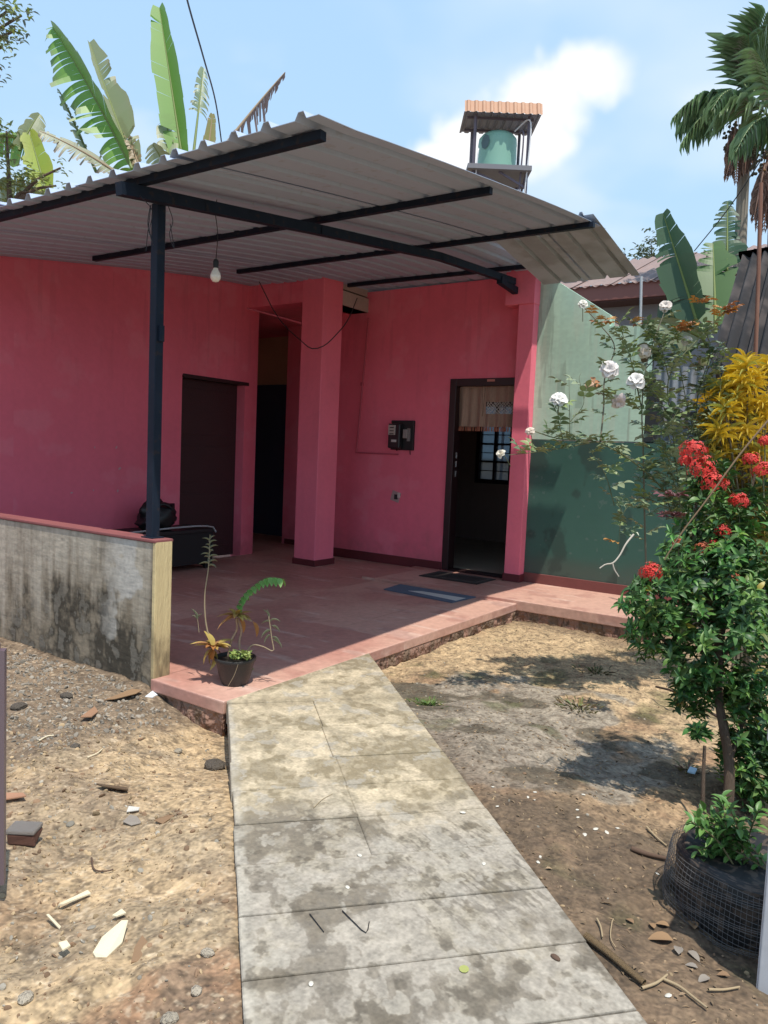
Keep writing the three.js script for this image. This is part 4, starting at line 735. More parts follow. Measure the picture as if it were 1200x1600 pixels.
{
  // ---- rose
  const R = rng(733), d0 = 3.95;
  const A = (px, py, e = 0) => at(px, py, d0 + e);
  const foot = A(1085, 1050, 0.3).setY(0.17);
  const t = thing('rose_bush', 'straggling white rose bush with long arching canes before the green wall', 'rose bush', foot);
  const cl = (s) => { const gs = []; for (const [x, y, a] of [[0, 0.62, 0], [0.015, 0.42, 0.95], [-0.015, 0.42, -0.95], [0.01, 0.16, 1.1], [-0.01, 0.16, -1.1]]) { const g = G1.clone(); g.scale(0.22 * s, 0.37 * s, 0.37 * s); g.rotateZ(-a); g.translate(x, y, 0); gs.push(g); } gs.push(tube([V(0, 0, 0), V(0, 0.64, -0.01)], 0.012, 1, 4)); return join(gs); };
  const LG = cl(1.25), LG2 = cl(1.1);
  const LM = [[0.21, 0.27, 0.15], [0.28, 0.33, 0.20], [0.145, 0.21, 0.11], [0.25, 0.32, 0.13]].map((c) => leafMat(c, { roughness: 0.36, transmission: 0.25 })), NEW = [leafMat([0.48, 0.23, 0.05]), leafMat([0.40, 0.17, 0.07])], PINKN = leafMat([0.16, 0.05, 0.06]);
  const canes = [
    // [points, radius, leaves, kind]
    [[[1085, 900, 0.25], [1060, 800, 0.2], [1000, 730, 0.05], [930, 690, -0.05], [870, 685, -0.12], [830, 672, -0.15]], 0.0055, 26],
    [[[930, 690, -0.05], [880, 700, -0.1], [840, 706, -0.12], [795, 711, -0.15]], 0.0035, 7],
    [[[938, 690, -0.05], [943, 640, 0], [945, 590, 0.05], [960, 540, 0.1], [935, 505, 0.1], [912, 480, 0.1]], 0.005, 11],
    [[[1010, 900, 0.2], [1007, 800, 0.15], [1005, 700, 0.12], [1003, 640, 0.1], [1010, 570, 0.1], [1040, 482, 0.15]], 0.0055, 16],
    [[[1003, 640, 0.1], [985, 560, 0.1], [965, 500, 0.12]], 0.004, 9],
    [[[1070, 900, 0.2], [1060, 760, 0.15], [1050, 660, 0.1], [1045, 590, 0.1], [1100, 520, 0.15], [1140, 480, 0.2]], 0.005, 20],
    [[[1050, 660, 0.1], [1020, 610, 0.05], [994, 596, 0]], 0.0035, 5],
    [[[1080, 850, 0.25], [1085, 720, 0.3], [1090, 620, 0.3], [1110, 540, 0.3], [1090, 500, 0.3]], 0.005, 20],
    [[[1045, 590, 0.1], [1030, 540, 0.1], [990, 500, 0.12]], 0.0035, 12],
    [[[1010, 575, 0.1], [1060, 520, 0.2], [1080, 505, 0.2]], 0.003, 8],
    [[[880, 690, -0.1], [872, 650, -0.1], [873, 625, -0.1]], 0.0025, 3],
    [[[890, 688, -0.1], [890, 640, -0.08], [889, 590, -0.08]], 0.0022, 2],
    [[[890, 660, -0.08], [912, 630, -0.06], [905, 590, -0.06], [908, 583, -0.06]], 0.0022, 2],
    [[[960, 790, 0.1], [945, 740, 0.05], [920, 700, 0]], 0.003, 5],
    [[[1060, 800, 0.2], [1000, 780, 0.1], [975, 800, 0.08], [965, 860, 0.1]], 0.003, 9],
    [[[1070, 830, 0.2], [1100, 700, 0.2], [1125, 620, 0.2], [1120, 540, 0.25]], 0.004, 14],
    [[[1060, 780, 0.1], [1045, 720, 0.05], [1035, 690, 0.02], [1060, 640, 0.02]], 0.003, 12],
    [[[1000, 640, 0.1], [960, 625, 0.05], [925, 605, 0]], 0.0025, 4],
  ];
  canes.forEach(([pts, r, n], ci) => {
    const P = pts.map((p) => A(...p)), c = new THREE.CatmullRomCurve3(P);
    part(t, 'cane', taper(P, r, r * 0.45, 26, 6), ci === 2 || ci === 3 ? greyStem : greenStem);
    n = Math.round(n * (ci >= 3 && ci <= 9 || ci >= 15 ? 1.9 : 1.4));
    for (let i = 0; i < n; i++) {
      const f = 0.12 + 0.86 * (i + R() * 0.6) / n, p = c.getPointAt(Math.min(1, f)), tg = c.getTangentAt(Math.min(1, f)), a = i * 2.4 + R();
      const side = tg.clone().cross(UPV).normalize(), o = side.multiplyScalar(Math.cos(a)).add(V(0, 0.25 + R() * 0.3, 0)).addScaledVector(V(Math.sin(a), 0, Math.cos(a * 1.3)), 0.6).normalize(), l = 0.085 + R() * 0.05;
      const m = f > 0.9 && ci % 3 === 2 ? NEW[i % 2] : LM[Math.floor(R() * 4)];
      leafPart(t, 'leaf', i % 2 ? LG : LG2, m, aim(p, o, UPV, l, l, (R() - 0.5) * 0.8));
    }
  });
  for (const [px, py, e, n, mm] of [[1135, 487, 0.2, 7, NEW], [1075, 512, 0.15, 7, NEW], [945, 502, 0.1, 5, NEW], [1052, 772, -0.35, 6, [PINKN]], [1050, 805, -0.35, 6, [PINKN]], [1010, 790, 0.0, 6, LM], [1100, 470, 0.2, 4, NEW]])
    for (let i = 0; i < n; i++) { const p = A(px + (R() - 0.5) * 22, py + (R() - 0.5) * 12, e), a = R() * 6.28; leafPart(t, 'leaf', LG, mm[i % mm.length], aim(p, V(Math.cos(a), 0.15 + R() * 0.3, Math.sin(a)), UPV, 0.09, 0.085)); }
  const extra = [];
  for (const pts of [[[1080, 880, 0.35], [1050, 700, 0.3], [1020, 600, 0.25], [1030, 510, 0.25]], [[1085, 880, 0.35], [1100, 740, 0.35], [1075, 640, 0.3], [1060, 560, 0.3]], [[1090, 860, 0.3], [1120, 700, 0.3], [1100, 600, 0.3], [1128, 530, 0.3]], [[1075, 860, 0.3], [1040, 760, 0.25], [1070, 690, 0.25], [1090, 650, 0.25]]]) {
    const P = pts.map((q) => A(...q)), c = new THREE.CatmullRomCurve3(P); part(t, 'cane', taper(P, 0.004, 0.002, 22, 6), greenStem);
    for (let i = 0; i < 34; i++) { const f = 0.22 + 0.78 * i / 34, a = i * 2.4 + R(), o = V(Math.cos(a), 0.15 + R() * 0.4, Math.sin(a)).normalize(), l = 0.08 + R() * 0.05, k = [[0.21, 0.27, 0.15], [0.28, 0.33, 0.20], [0.145, 0.21, 0.11]][i % 3]; extra.push([aim(c.getPointAt(f), o, UPV, l, l, (R() - 0.5) * 0.8), lin(...k)]); }
  }
  leafMass(t, 'foliage', LG2, leafMat([1, 1, 1], { roughness: 0.4, transmission: 0.25 }), extra);
  // blooms
  const pet = leafGeo(4, (t2) => 0.25 + 1.0 * Math.sin(Math.PI * Math.pow(t2, 1.25) * 0.93) , 0.35, 1.0);
  const bloom = (c, r, face, col, open = 1) => {
    const gs = [], y = face.clone().normalize(), x = y.clone().cross(V(0.3, 0.5, 0.8)).normalize(), z = x.clone().cross(y);
    for (let k = 0; k < 3; k++) for (let j = 0; j < 6; j++) {
      const a = j * 1.047 + k * 0.5 + R() * 0.25, tilt = [0.15, 0.6, 1.3][k] * open + R() * 0.2, o = x.clone().multiplyScalar(Math.cos(a)).addScaledVector(z, Math.sin(a)).addScaledVector(y, tilt).normalize(), l = r * [1.05, 0.85, 0.6][k] * (0.85 + R() * 0.3);
      const g = pet.clone().applyMatrix4(aim(c.clone().addScaledVector(y, 0.004 * k), o, y, l, l * 0.8)); const cc = new Float32Array(g.attributes.position.count * 3); const s = 0.85 + R() * 0.2; for (let v = 0; v < cc.length; v += 3) { cc[v] = col[0] * s; cc[v + 1] = col[1] * s; cc[v + 2] = col[2] * s; } g.setAttribute('color', new THREE.BufferAttribute(cc, 3)); gs.push(g);
    }
    part(t, 'rose_bloom', gs, petalM);
    const bud = new THREE.SphereGeometry(r * 0.16, 8, 6); bud.translate(c.x, c.y, c.z); part(t, 'flower_centre', bud, mat([0.45, 0.3, 0.08]));
    part(t, 'flower_stalk', taper([c.clone().addScaledVector(y, -0.09).add(V(0, -0.03, 0)), c.clone().addScaledVector(y, -0.03), c], 0.002, 0.0018, 6, 5), greenStem);
  };
  const toC = (p) => EYE.clone().sub(p).normalize();
  for (const [px, py, r, e, w, col] of [[873, 624, 14, -0.1, [0, 1, 0], [0.8, 0.78, 0.74]], [952, 578, 17, 0.03, [0, 0.2, 0], [0.8, 0.74, 0.72]], [994, 595, 16, -0.02, [0, 0.4, 0], [0.8, 0.77, 0.74]], [1008, 550, 13, 0.1, [0, 0.2, 0], [0.72, 0.62, 0.53]], [966, 627, 14, 0.03, [0.3, -0.5, 0], [0.72, 0.62, 0.60]], [921, 602, 8, -0.02, [0, 0.3, 0], [0.62, 0.42, 0.28]], [910, 475, 9, 0.1, [0, 0.8, 0], [0.8, 0.78, 0.7]], [1040, 478, 12, 0.15, [0, 0.6, 0], [0.8, 0.72, 0.66]], [783, 709, 8, -0.15, [-0.8, 0.3, 0.2], [0.8, 0.74, 0.62]], [828, 674, 8, -0.15, [-0.4, 0.7, 0], [0.75, 0.62, 0.52]], [1072, 532, 10, 0.2, [0, 0.5, 0], [0.8, 0.76, 0.7]], [1007, 561, 7, 0.14, [0, -0.3, 0], [0.3, 0.2, 0.12]]]) {
    const c = A(px, py, e); bloom(c, r * d0 / FOC * 0.95, toC(c).add(V(...w)).add(jit(R, 0.4)), col, px === 783 ? 1.8 : 1);
  }
}
{
  // ---- yellow croton
  const R = rng(551), d0 = 4.35, A = (px, py, e = 0) => at(px, py, d0 + e);
  const foot = A(1165, 980, 0.2).setY(0.17);
  const t = thing('croton_bush', 'bright yellow narrow-leaved shrub behind the red flowers', 'shrub', foot);
  const tips = [];
  for (const [x, y, r, e, n] of [[1170, 592, 28, 0, 7], [1198, 600, 30, 0.05, 7], [1140, 620, 28, 0, 7], [1120, 640, 18, 0, 4], [1180, 640, 40, 0, 11], [1140, 665, 36, 0, 10], [1195, 690, 40, 0, 9], [1125, 700, 22, 0.05, 5], [1165, 720, 40, 0.05, 10], [1190, 780, 40, 0.1, 9], [1140, 760, 30, 0.1, 7], [1150, 830, 30, 0.15, 6], [1195, 850, 36, 0.1, 7], [1110, 720, 12, 0.05, 2]]) for (let i = 0; i < n; i++) { const a = R() * 6.28, q = Math.sqrt(R()) * r; tips.push([A(x + Math.cos(a) * q, y + Math.sin(a) * q, e + (R() - 0.5) * 0.5), y]); }
  const list = [], fork = foot.clone().setY(0.95);
  tips.forEach(([p, y], i) => {
    if (i % 3 === 0) part(t, 'stem', taper([foot.clone().add(V((R() - 0.5) * 0.12, 0, (R() - 0.5) * 0.12)), fork.clone().lerp(p, 0.35).add(V(0, -0.05, 0)), p], 0.008, 0.004, 10, 5), greyStem);
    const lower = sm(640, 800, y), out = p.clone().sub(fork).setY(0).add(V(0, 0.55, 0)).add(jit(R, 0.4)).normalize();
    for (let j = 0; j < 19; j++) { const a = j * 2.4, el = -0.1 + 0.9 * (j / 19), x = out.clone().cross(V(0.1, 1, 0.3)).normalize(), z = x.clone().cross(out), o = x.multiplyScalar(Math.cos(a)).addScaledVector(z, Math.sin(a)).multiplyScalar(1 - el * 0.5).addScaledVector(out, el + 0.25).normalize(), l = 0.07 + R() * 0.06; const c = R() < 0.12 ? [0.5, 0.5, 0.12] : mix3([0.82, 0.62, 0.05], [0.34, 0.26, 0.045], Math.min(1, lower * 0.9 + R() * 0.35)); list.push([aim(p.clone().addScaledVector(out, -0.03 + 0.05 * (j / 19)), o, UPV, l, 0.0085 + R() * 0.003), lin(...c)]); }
  });
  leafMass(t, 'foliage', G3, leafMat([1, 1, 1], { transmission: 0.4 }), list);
  const f2 = A(1130, 900, -0.4), g2 = thing('strap_leaf_plant', 'tuft of olive strap leaves under the yellow shrub', 'plant', f2.clone().setY(0.2)), l2 = [];
  for (let i = 0; i < 150; i++) { const p = A(1110 + R() * 90, 770 + R() * 150, -0.15 + R() * 0.3), c = mix3([0.12, 0.13, 0.035], [0.26, 0.22, 0.05], R()); l2.push([aim(p, V(R() - 0.5, 0.7, R() - 0.5), UPV, 0.11 + R() * 0.07, 0.011), lin(...c)]); }
  leafMass(g2, 'foliage', G3, leafMat([1, 1, 1]), l2);
  part(g2, 'stem', taper([f2.clone().setY(0.2), A(1140, 900, -0.1), A(1150, 800, 0)], 0.009, 0.005, 10, 5), greyStem);
}
{
  // ---- wire basket with its young plant
  const R = rng(321), c = V(-0.255, 0.2, -2.275), r = 0.2, h = 0.205;
  const t = thing('wire_basket_planter', 'black plastic sack of soil wrapped in square wire mesh, with a young leafy plant', 'planter', c);
  const rad = (a, y) => r * (1 + 0.06 * Math.sin(a * 2 + 1) + 0.025 * Math.sin(a * 5 + y * 12)) * (1 + 0.08 * Math.sin(y / h * 3));
  const wires = [];
  for (let i = 0; i <= 20; i++) { const y = c.y + i / 20 * h, pts = []; for (let k = 0; k < 40; k++) { const a = k / 40 * 6.2832; pts.push(V(c.x + Math.cos(a) * rad(a, y - c.y), y + 0.006 * Math.sin(a * 3 + i), c.z + Math.sin(a) * rad(a, y - c.y))); } wires.push(tube(pts, 0.0007, 60, 3, true)); }
  for (let k = 0; k < 96; k++) { const a = k / 96 * 6.2832, pts = []; for (let i = 0; i <= 5; i++) { const y = i / 5 * h; pts.push(V(c.x + Math.cos(a) * rad(a, y), c.y + y, c.z + Math.sin(a) * rad(a, y))); } wires.push(tube(pts, 0.0007, 8, 3)); }
  const wm = part(t, 'wire_mesh', wires, mat([0.17, 0.17, 0.175], { metalness: 0.5, roughness: 0.6 })); wm.userData.kind = 'stuff';
  const pts = [[0.0, 0.0], [0.165, 0.0], [0.185, 0.05], [0.186, 0.16], [0.184, 0.2], [0.165, 0.215], [0, 0.21]];
  const sack = lathe(pts, 36), q = sack.attributes.position; for (let i = 0; i < q.count; i++) { const x = q.getX(i), y = q.getY(i), z = q.getZ(i), a = Math.atan2(z, x), k = 1 + (fbm(a * 3 + 9, y * 18, 4, 77) - 0.5) * 0.16 + 0.05 * Math.sin(a * 2 + 1); q.setXYZ(i, x * k, y + (fbm(x * 20, z * 20, 3, 78) - 0.5) * 0.02 * (y > 0.02), z * k); } sack.computeVertexNormals(); sack.translate(c.x, c.y, c.z);
  part(t, 'sack', sack, mat(null, { map: rp(tex(256, 256, (u, v) => { const n = fbm(u * 14, v * 14, 5, 88, 14); return mix3([0.012, 0.012, 0.013], [0.075, 0.055, 0.042], sm(0.5, 0.68, n)); }), 4), roughness: 0.55 }));
  const cols = [[0.09, 0.2, 0.045], [0.12, 0.25, 0.055], [0.065, 0.15, 0.035], [0.15, 0.28, 0.07]], mats = cols.map((k) => leafMat(k, { roughness: 0.42, transmission: 0.2 })), d = dep(c.clone().setY(0.5));
  for (let s = 0; s < 30; s++) {
    const px = 1078 + R() * 110, py = 1245 + R() * 125 + Math.abs(px - 1130) * 0.3, tip = at(px, py, d + (R() - 0.3) * 0.22), b = c.clone().add(V((R() - 0.5) * 0.16, 0.205, (R() - 0.5) * 0.16)), mid = b.clone().lerp(tip, 0.55).add(jit(R, 0.03));
    const cv = new THREE.CatmullRomCurve3([b, mid, tip]); part(t, 'stem', taper([b, mid, tip], 0.0032, 0.0018, 8, 5), mat([0.15, 0.13, 0.06]));
    for (let j = 0; j < 15; j++) { const f = 0.3 + 0.7 * j / 14, p = cv.getPointAt(f), tg = cv.getTangentAt(f), a = j * 2.4 + s, x = tg.clone().cross(V(0.3, 0.2, 1)).normalize(), z = x.clone().cross(tg), o = x.multiplyScalar(Math.cos(a)).addScaledVector(z, Math.sin(a)).addScaledVector(tg, 0.35 + f * 0.5), l = 0.03 + R() * 0.018; leafPart(t, 'leaf', G1, mats[Math.floor(R() * 4)], aim(p, o, UPV, l, l * 0.4)); }
  }
}
// ================================================================ banana plants
function bananaBlade(R, base, tip, o) {
  const { w = 0.25, sag = 0.15, torn = [0.5, 0.5], fold = [0.5, 0.5], droop = [0.3, 0.3], face = V(0, 0, 1), cols, edge = [0.30, 0.22, 0.12], dry = 0, t0 = 0.06, span = [1, 1] } = o;
  const ax = tip.clone().sub(base), L = ax.length(), mid = base.clone().lerp(tip, 0.55).addScaledVector(UPV, sag * L), cv = new THREE.QuadraticBezierCurve3(base, mid, tip);
  const wn = R() * 50, width = (t) => w * Math.pow(Math.sin(Math.PI * Math.min(1, 0.04 + Math.pow(t, 0.8) * 0.93)), 0.5) * (0.62 + 0.62 * vnoise(t * 9 + wn, 1.5, 77));
  const P = [], C = [], push = (p, c) => { P.push(p.x, p.y, p.z); C.push(...c); };
  for (const k of [0, 1]) {
    const sgn = k ? 1 : -1; let t = t0;
    while (t < 0.995) {
      const tearing = vnoise(t * 6 + wn + k * 20, 0.5, 78) * 0.6 + R() * 0.4 < torn[k], dt = tearing ? 0.018 + R() * 0.035 : 0.05 + R() * 0.12, t1 = Math.min(1, t + dt), gap = tearing ? 0.12 + R() * 0.4 : R() < 0.2 ? 0.06 : 0, tw = tearing ? (R() - 0.5) * 0.9 : 0, dr = droop[k] * (tearing ? 0.6 + R() * 1.1 : 1), lenF = tearing ? 0.7 + R() * 0.35 : 0.92 + R() * 0.12;
      const col = mix3(cols[0], cols[Math.min(1, cols.length - 1)], 0.3 * R() + 0.5 * vnoise(t * 4 + wn, k * 7, 79)), nA = 5, grid = [];
      for (let i = 0; i <= 3; i++) {
        const row = [], tt = mix(t, t1, i / 3);
        const m = cv.getPoint(tt), tg = cv.getTangent(tt), side = tg.clone().cross(face).normalize().multiplyScalar(sgn), nor = side.clone().cross(tg).multiplyScalar(sgn).normalize();
        for (let u = 0; u <= nA; u++) {
          const q = u / nA, squeeze = (0.5 - i / 3) * gap * q * (t1 - t) * L, ww = width(tt) * lenF * span[k] * q, fa = fold[k] + tw * q;
          row.push(m.clone().addScaledVector(side, ww * Math.cos(fa)).addScaledVector(nor, ww * Math.sin(fa)).addScaledVector(tg, ww * 0.28 + squeeze).addScaledVector(UPV, -dr * ww * q));
        }
        grid.push(row);
      }
      for (let i = 0; i < 3; i++) for (let u = 0; u < nA; u++) {
        const cc = (uu) => { const e = sm(0.7, 1.0, uu / nA + dry * 0.5) * (tearing ? 0.7 : 0.25); return mix3(col, edge, Math.min(1, e + dry * 0.8)); };
        const a = grid[i][u], b = grid[i][u + 1], c = grid[i + 1][u + 1], d = grid[i + 1][u];
        push(a, cc(u)); push(b, cc(u + 1)); push(c, cc(u + 1)); push(a, cc(u)); push(c, cc(u + 1)); push(d, cc(u));
      }
      t = t1;
    }
  }
  const g = new THREE.BufferGeometry(); g.setAttribute('position', new THREE.Float32BufferAttribute(P, 3)); g.setAttribute('color', new THREE.Float32BufferAttribute(C, 3)); g.computeVertexNormals();
  const pts = []; for (let i = 0; i <= 8; i++) pts.push(cv.getPoint(i / 8 * 0.99));
  return [g, taper(pts, 0.022, 0.004, 14, 6)];
}
const blM = mat([1, 1, 1], { vertexColors: true, roughness: 0.5, transmission: 0.3, thickness: 0 }), ribM = leafMat([0.22, 0.28, 0.08]), ribDry = mat([0.3, 0.22, 0.14]);
const GR = [[0.12, 0.27, 0.03], [0.17, 0.34, 0.045], [0.095, 0.20, 0.03]], GP = [[0.24, 0.28, 0.14], [0.28, 0.30, 0.18], [0.2, 0.26, 0.11]], GY = [[0.30, 0.36, 0.03], [0.24, 0.34, 0.03]], GD = [[0.03, 0.085, 0.035], [0.042, 0.105, 0.038], [0.055, 0.125, 0.04]], BR = [[0.24, 0.18, 0.14], [0.17, 0.12, 0.10]];
const toEye = (p) => EYE.clone().sub(p).normalize();
const pseudo = mat(null, { map: rp(tex(64, 256, (u, v) => mix3([0.16, 0.2, 0.07], [0.2, 0.13, 0.07], sm(0.4, 0.65, fbm(u * 10, v * 4, 4, 1301)))), 1), roughness: 0.7 });
function banana(label, d, stemPx, top, leaves, seed) {
  const R = rng(seed), a = at(stemPx[0], stemPx[1], d), t = thing('banana_plant', label, 'banana plant', a.clone().setY(0.18), 'banana plants');
  delete t.userData.group;
  part(t, 'stem', taper([a.clone().setY(0.18), a.clone().setY(1.4), at(top[0], top[1], d)], 0.13, 0.06, 12, 12), pseudo);
  for (const [b, tp, o] of leaves) {
    const B = at(b[0], b[1], d + (b[2] ?? 0)), T = at(tp[0], tp[1], d + (tp[2] ?? 0));
    const [g, r] = bananaBlade(R, B, T, { face: toEye(B).add(V(...(o.turn ?? [0, 0, 0]))), ...o });
    part(t, 'leaf', g, blM); part(t, 'midrib', r, o.dry ? ribDry : ribM);
  }
}
banana('tall torn banana plant with a grey folded leaf rising behind the canopy roof', 9.5, [205, 420], [205, 300], [
  [[212, 275], [82, 42, 0.4], { w: 0.40, sag: 0.05, torn: [0.85, 0.15], fold: [0.15, 1.25], droop: [0.25, 0], cols: GR, edge: [0.14, 0.17, 0.10], span: [0.95, 0.75] }],
  [[215, 275, 0.3], [140, 66, 0.5], { w: 0.28, sag: -0.03, torn: [0.35, 0.3], fold: [1.1, 0.3], droop: [0, 0], cols: GP, span: [0.5, 0.9] }],
  [[196, 280, -0.2], [62, 205, -0.6], { w: 0.22, sag: 0.08, torn: [0.7, 0.7], fold: [0.9, -0.6], droop: [0.1, 0.8], cols: GP, edge: [0.25, 0.2, 0.15], dry: 0.3 }],
  [[150, 268, 0.4], [92, 140, 0.6], { w: 0.16, sag: 0, torn: [0.6, 0.6], fold: [1.2, 1.0], droop: [0.3, 0.3], cols: GP, span: [0.8, 0.3] }],
  [[222, 270, 0.2], [188, 183, 0.5], { w: 0.12, sag: 0, torn: [0.9, 0.9], fold: [0.8, 0.8], droop: [0.6, 0.6], cols: BR, dry: 0.9 }],
  [[165, 300, -0.3], [232, 262, -0.8], { w: 0.22, sag: 0.05, torn: [0.4, 0.4], fold: [0.3, 0.3], droop: [0.5, 0.5], cols: GR }],
], 2001);
banana('banana plant with one upright bright green leaf and a brown hanging leaf', 9.2, [300, 420], [292, 290], [
  [[288, 268], [249, 12, 0.3], { w: 0.24, sag: 0.0, torn: [0.3, 0.22], fold: [0.35, 0.95], droop: [0, 0], cols: GR, edge: [0.16, 0.28, 0.06], t0: 0.02 }],
  [[262, 268, -0.2], [262, 178, 0.3], { w: 0.17, sag: 0.05, torn: [0.5, 0.5], fold: [0.7, 0.5], droop: [0.6, 0.4], cols: GP }],
  [[300, 262, 0.3], [318, 106, 0.8], { w: 0.15, sag: 0.02, torn: [0.8, 0.95], fold: [0.5, 0.2], droop: [0.3, 0.8], cols: [[0.2, 0.26, 0.15]], t0: 0.5 }],
  [[330, 255, 0], [446, 112, 0.5], { w: 0.22, sag: 0.03, torn: [1, 1], fold: [-1.2, -1.2], droop: [1.2, 1.2], cols: BR, edge: [0.22, 0.15, 0.13], dry: 1, t0: 0.2, span: [0.6, 0.75] }],
  [[322, 262, 0.1], [332, 178, 0.2], { w: 0.09, sag: 0, torn: [0.3, 0.3], fold: [0.6, 0.6], droop: [0.1, 0.1], cols: [[0.26, 0.26, 0.07]], dry: 0.3 }],
  [[275, 290, -0.4], [238, 225, -0.6], { w: 0.2, sag: 0.08, torn: [0.4, 0.6], fold: [0.2, 0.6], droop: [0.5, 0.5], cols: GP }],
], 2002);
banana('yellowing banana plant at the far left edge above the roof', 9.8, [60, 420], [62, 300], [
  [[75, 310], [45, 205, 0.2], { w: 0.20, sag: 0.02, torn: [0.2, 0.2], fold: [0.5, 0.5], droop: [0.1, 0.1], cols: GY, edge: [0.36, 0.34, 0.04] }],
  [[30, 235, 0.1], [62, 178, 0.3], { w: 0.16, sag: 0.1, torn: [0.4, 0.5], fold: [0.2, 0.4], droop: [0.6, 0.8], cols: GP }],
  [[60, 225, 0.2], [-20, 215, 0.3], { w: 0.22, sag: 0.12, torn: [0.4, 0.4], fold: [0.1, 0.1], droop: [0.8, 0.9], cols: GR }],
  [[62, 300, 0.2], [-10, 290, -0.4], { w: 0.25, sag: 0.15, torn: [0.5, 0.5], fold: [0.1, 0.1], droop: [0.8, 0.7], cols: GP }],
], 2003);
banana('banana plant with broad dark leaves between the shed roof and the house behind', 8.6, [1095, 640], [1100, 560], [
  [[1093, 515], [1036, 333, 0.2], { w: 0.25, sag: 0.0, torn: [0.5, 0.3], fold: [0.25, 0.75], droop: [0.25, 0.05], cols: GD, edge: [0.08, 0.16, 0.06] }],
  [[1118, 520, 0.1], [1114, 380, 0.5], { w: 0.27, sag: 0.04, torn: [0.42, 0.34], fold: [0.2, 0.1], droop: [0.08, 0.05], cols: [[0.055, 0.135, 0.025], [0.075, 0.17, 0.028], [0.045, 0.11, 0.03]], edge: [0.07, 0.15, 0.03] }],
  [[1135, 480, 0.3], [1137, 314, 0.6], { w: 0.22, sag: 0.0, torn: [0.95, 0.95], fold: [0.1, 0.1], droop: [0.25, 0.3], cols: GD, edge: [0.06, 0.12, 0.06] }],
  [[1100, 530, -0.2], [1010, 505, -0.6], { w: 0.16, sag: 0.12, torn: [0.4, 0.4], fold: [0.4, 0.1], droop: [0.4, 0.5], cols: GP }],
  [[1080, 560, 0.1], [1040, 470, 0.3], { w: 0.22, sag: 0.05, torn: [0.3, 0.2], fold: [0.3, 0.5], droop: [0.2, 0.1], cols: GD }],
  [[1105, 560, -0.1], [1145, 545, -0.4], { w: 0.16, sag: 0.2, torn: [0.3, 0.3], fold: [0.1, 0.1], droop: [0.6, 0.6], cols: GD }],
], 2004);

// ================================================================ palms
function frond(R, base, dir, L, sagF, n, w, col, hang = 0.35) {
  const tipv = base.clone().addScaledVector(dir, L).addScaledVector(UPV, -sagF * L), mid = base.clone().addScaledVector(dir, L * 0.55).addScaledVector(UPV, 0.12 * L), cv = new THREE.QuadraticBezierCurve3(base, mid, tipv), gs = [], lg = leafGeo(3, pStrap, 0.3, 0.6);
  for (let i = 0; i < n; i++) for (const s of [-1, 1]) {
    const f = 0.14 + 0.86 * i / n, p = cv.getPoint(f), tg = cv.getTangent(f), side = tg.clone().cross(UPV).normalize().multiplyScalar(s), o = side.multiplyScalar(0.85).addScaledVector(tg, 0.55 + 0.5 * f).add(V(0, 0.25 - hang * (0.6 + R() * 0.8), 0)).normalize(), l = w * Math.sin(Math.PI * (0.18 + 0.74 * f)) * (0.85 + R() * 0.3);
    const g = lg.clone().applyMatrix4(aim(p, o, UPV, l, 0.017 * (0.7 + R() * 0.8))), k = 0.75 + R() * 0.5, cc = new Float32Array(g.attributes.position.count * 3); for (let v = 0; v < cc.length; v += 3) { cc[v] = col[0] * k; cc[v + 1] = col[1] * k; cc[v + 2] = col[2] * k; } g.setAttribute('color', new THREE.BufferAttribute(cc, 3)); gs.push(g);
  }
  const rib = taper([0, 0.25, 0.5, 0.75, 1].map((f) => cv.getPoint(f)), 0.02, 0.005, 10, 5); const rc = new Float32Array(rib.attributes.position.count * 3); for (let v = 0; v < rc.length; v += 3) { rc[v] = col[0] * 1.4; rc[v + 1] = col[1] * 1.2; rc[v + 2] = col[2]; } rib.setAttribute('color', new THREE.BufferAttribute(rc, 3)); gs.push(rib);
  return join(gs);
}
const frM = mat([1, 1, 1], { vertexColors: true, roughness: 0.5, transmission: 0.38, thickness: 0 }), palmBark = mat(null, { map: rp(tex(64, 256, (u, v) => { const ring = sm(0.75, 0.95, Math.abs((v * 12) % 1 - 0.5) * 2); return mix3(mix3([0.30, 0.27, 0.22], [0.2, 0.18, 0.15], fbm(u * 8, v * 14, 4, 1401)), [0.12, 0.1, 0.085], ring * 0.7); }), 1), roughness: 0.95 });
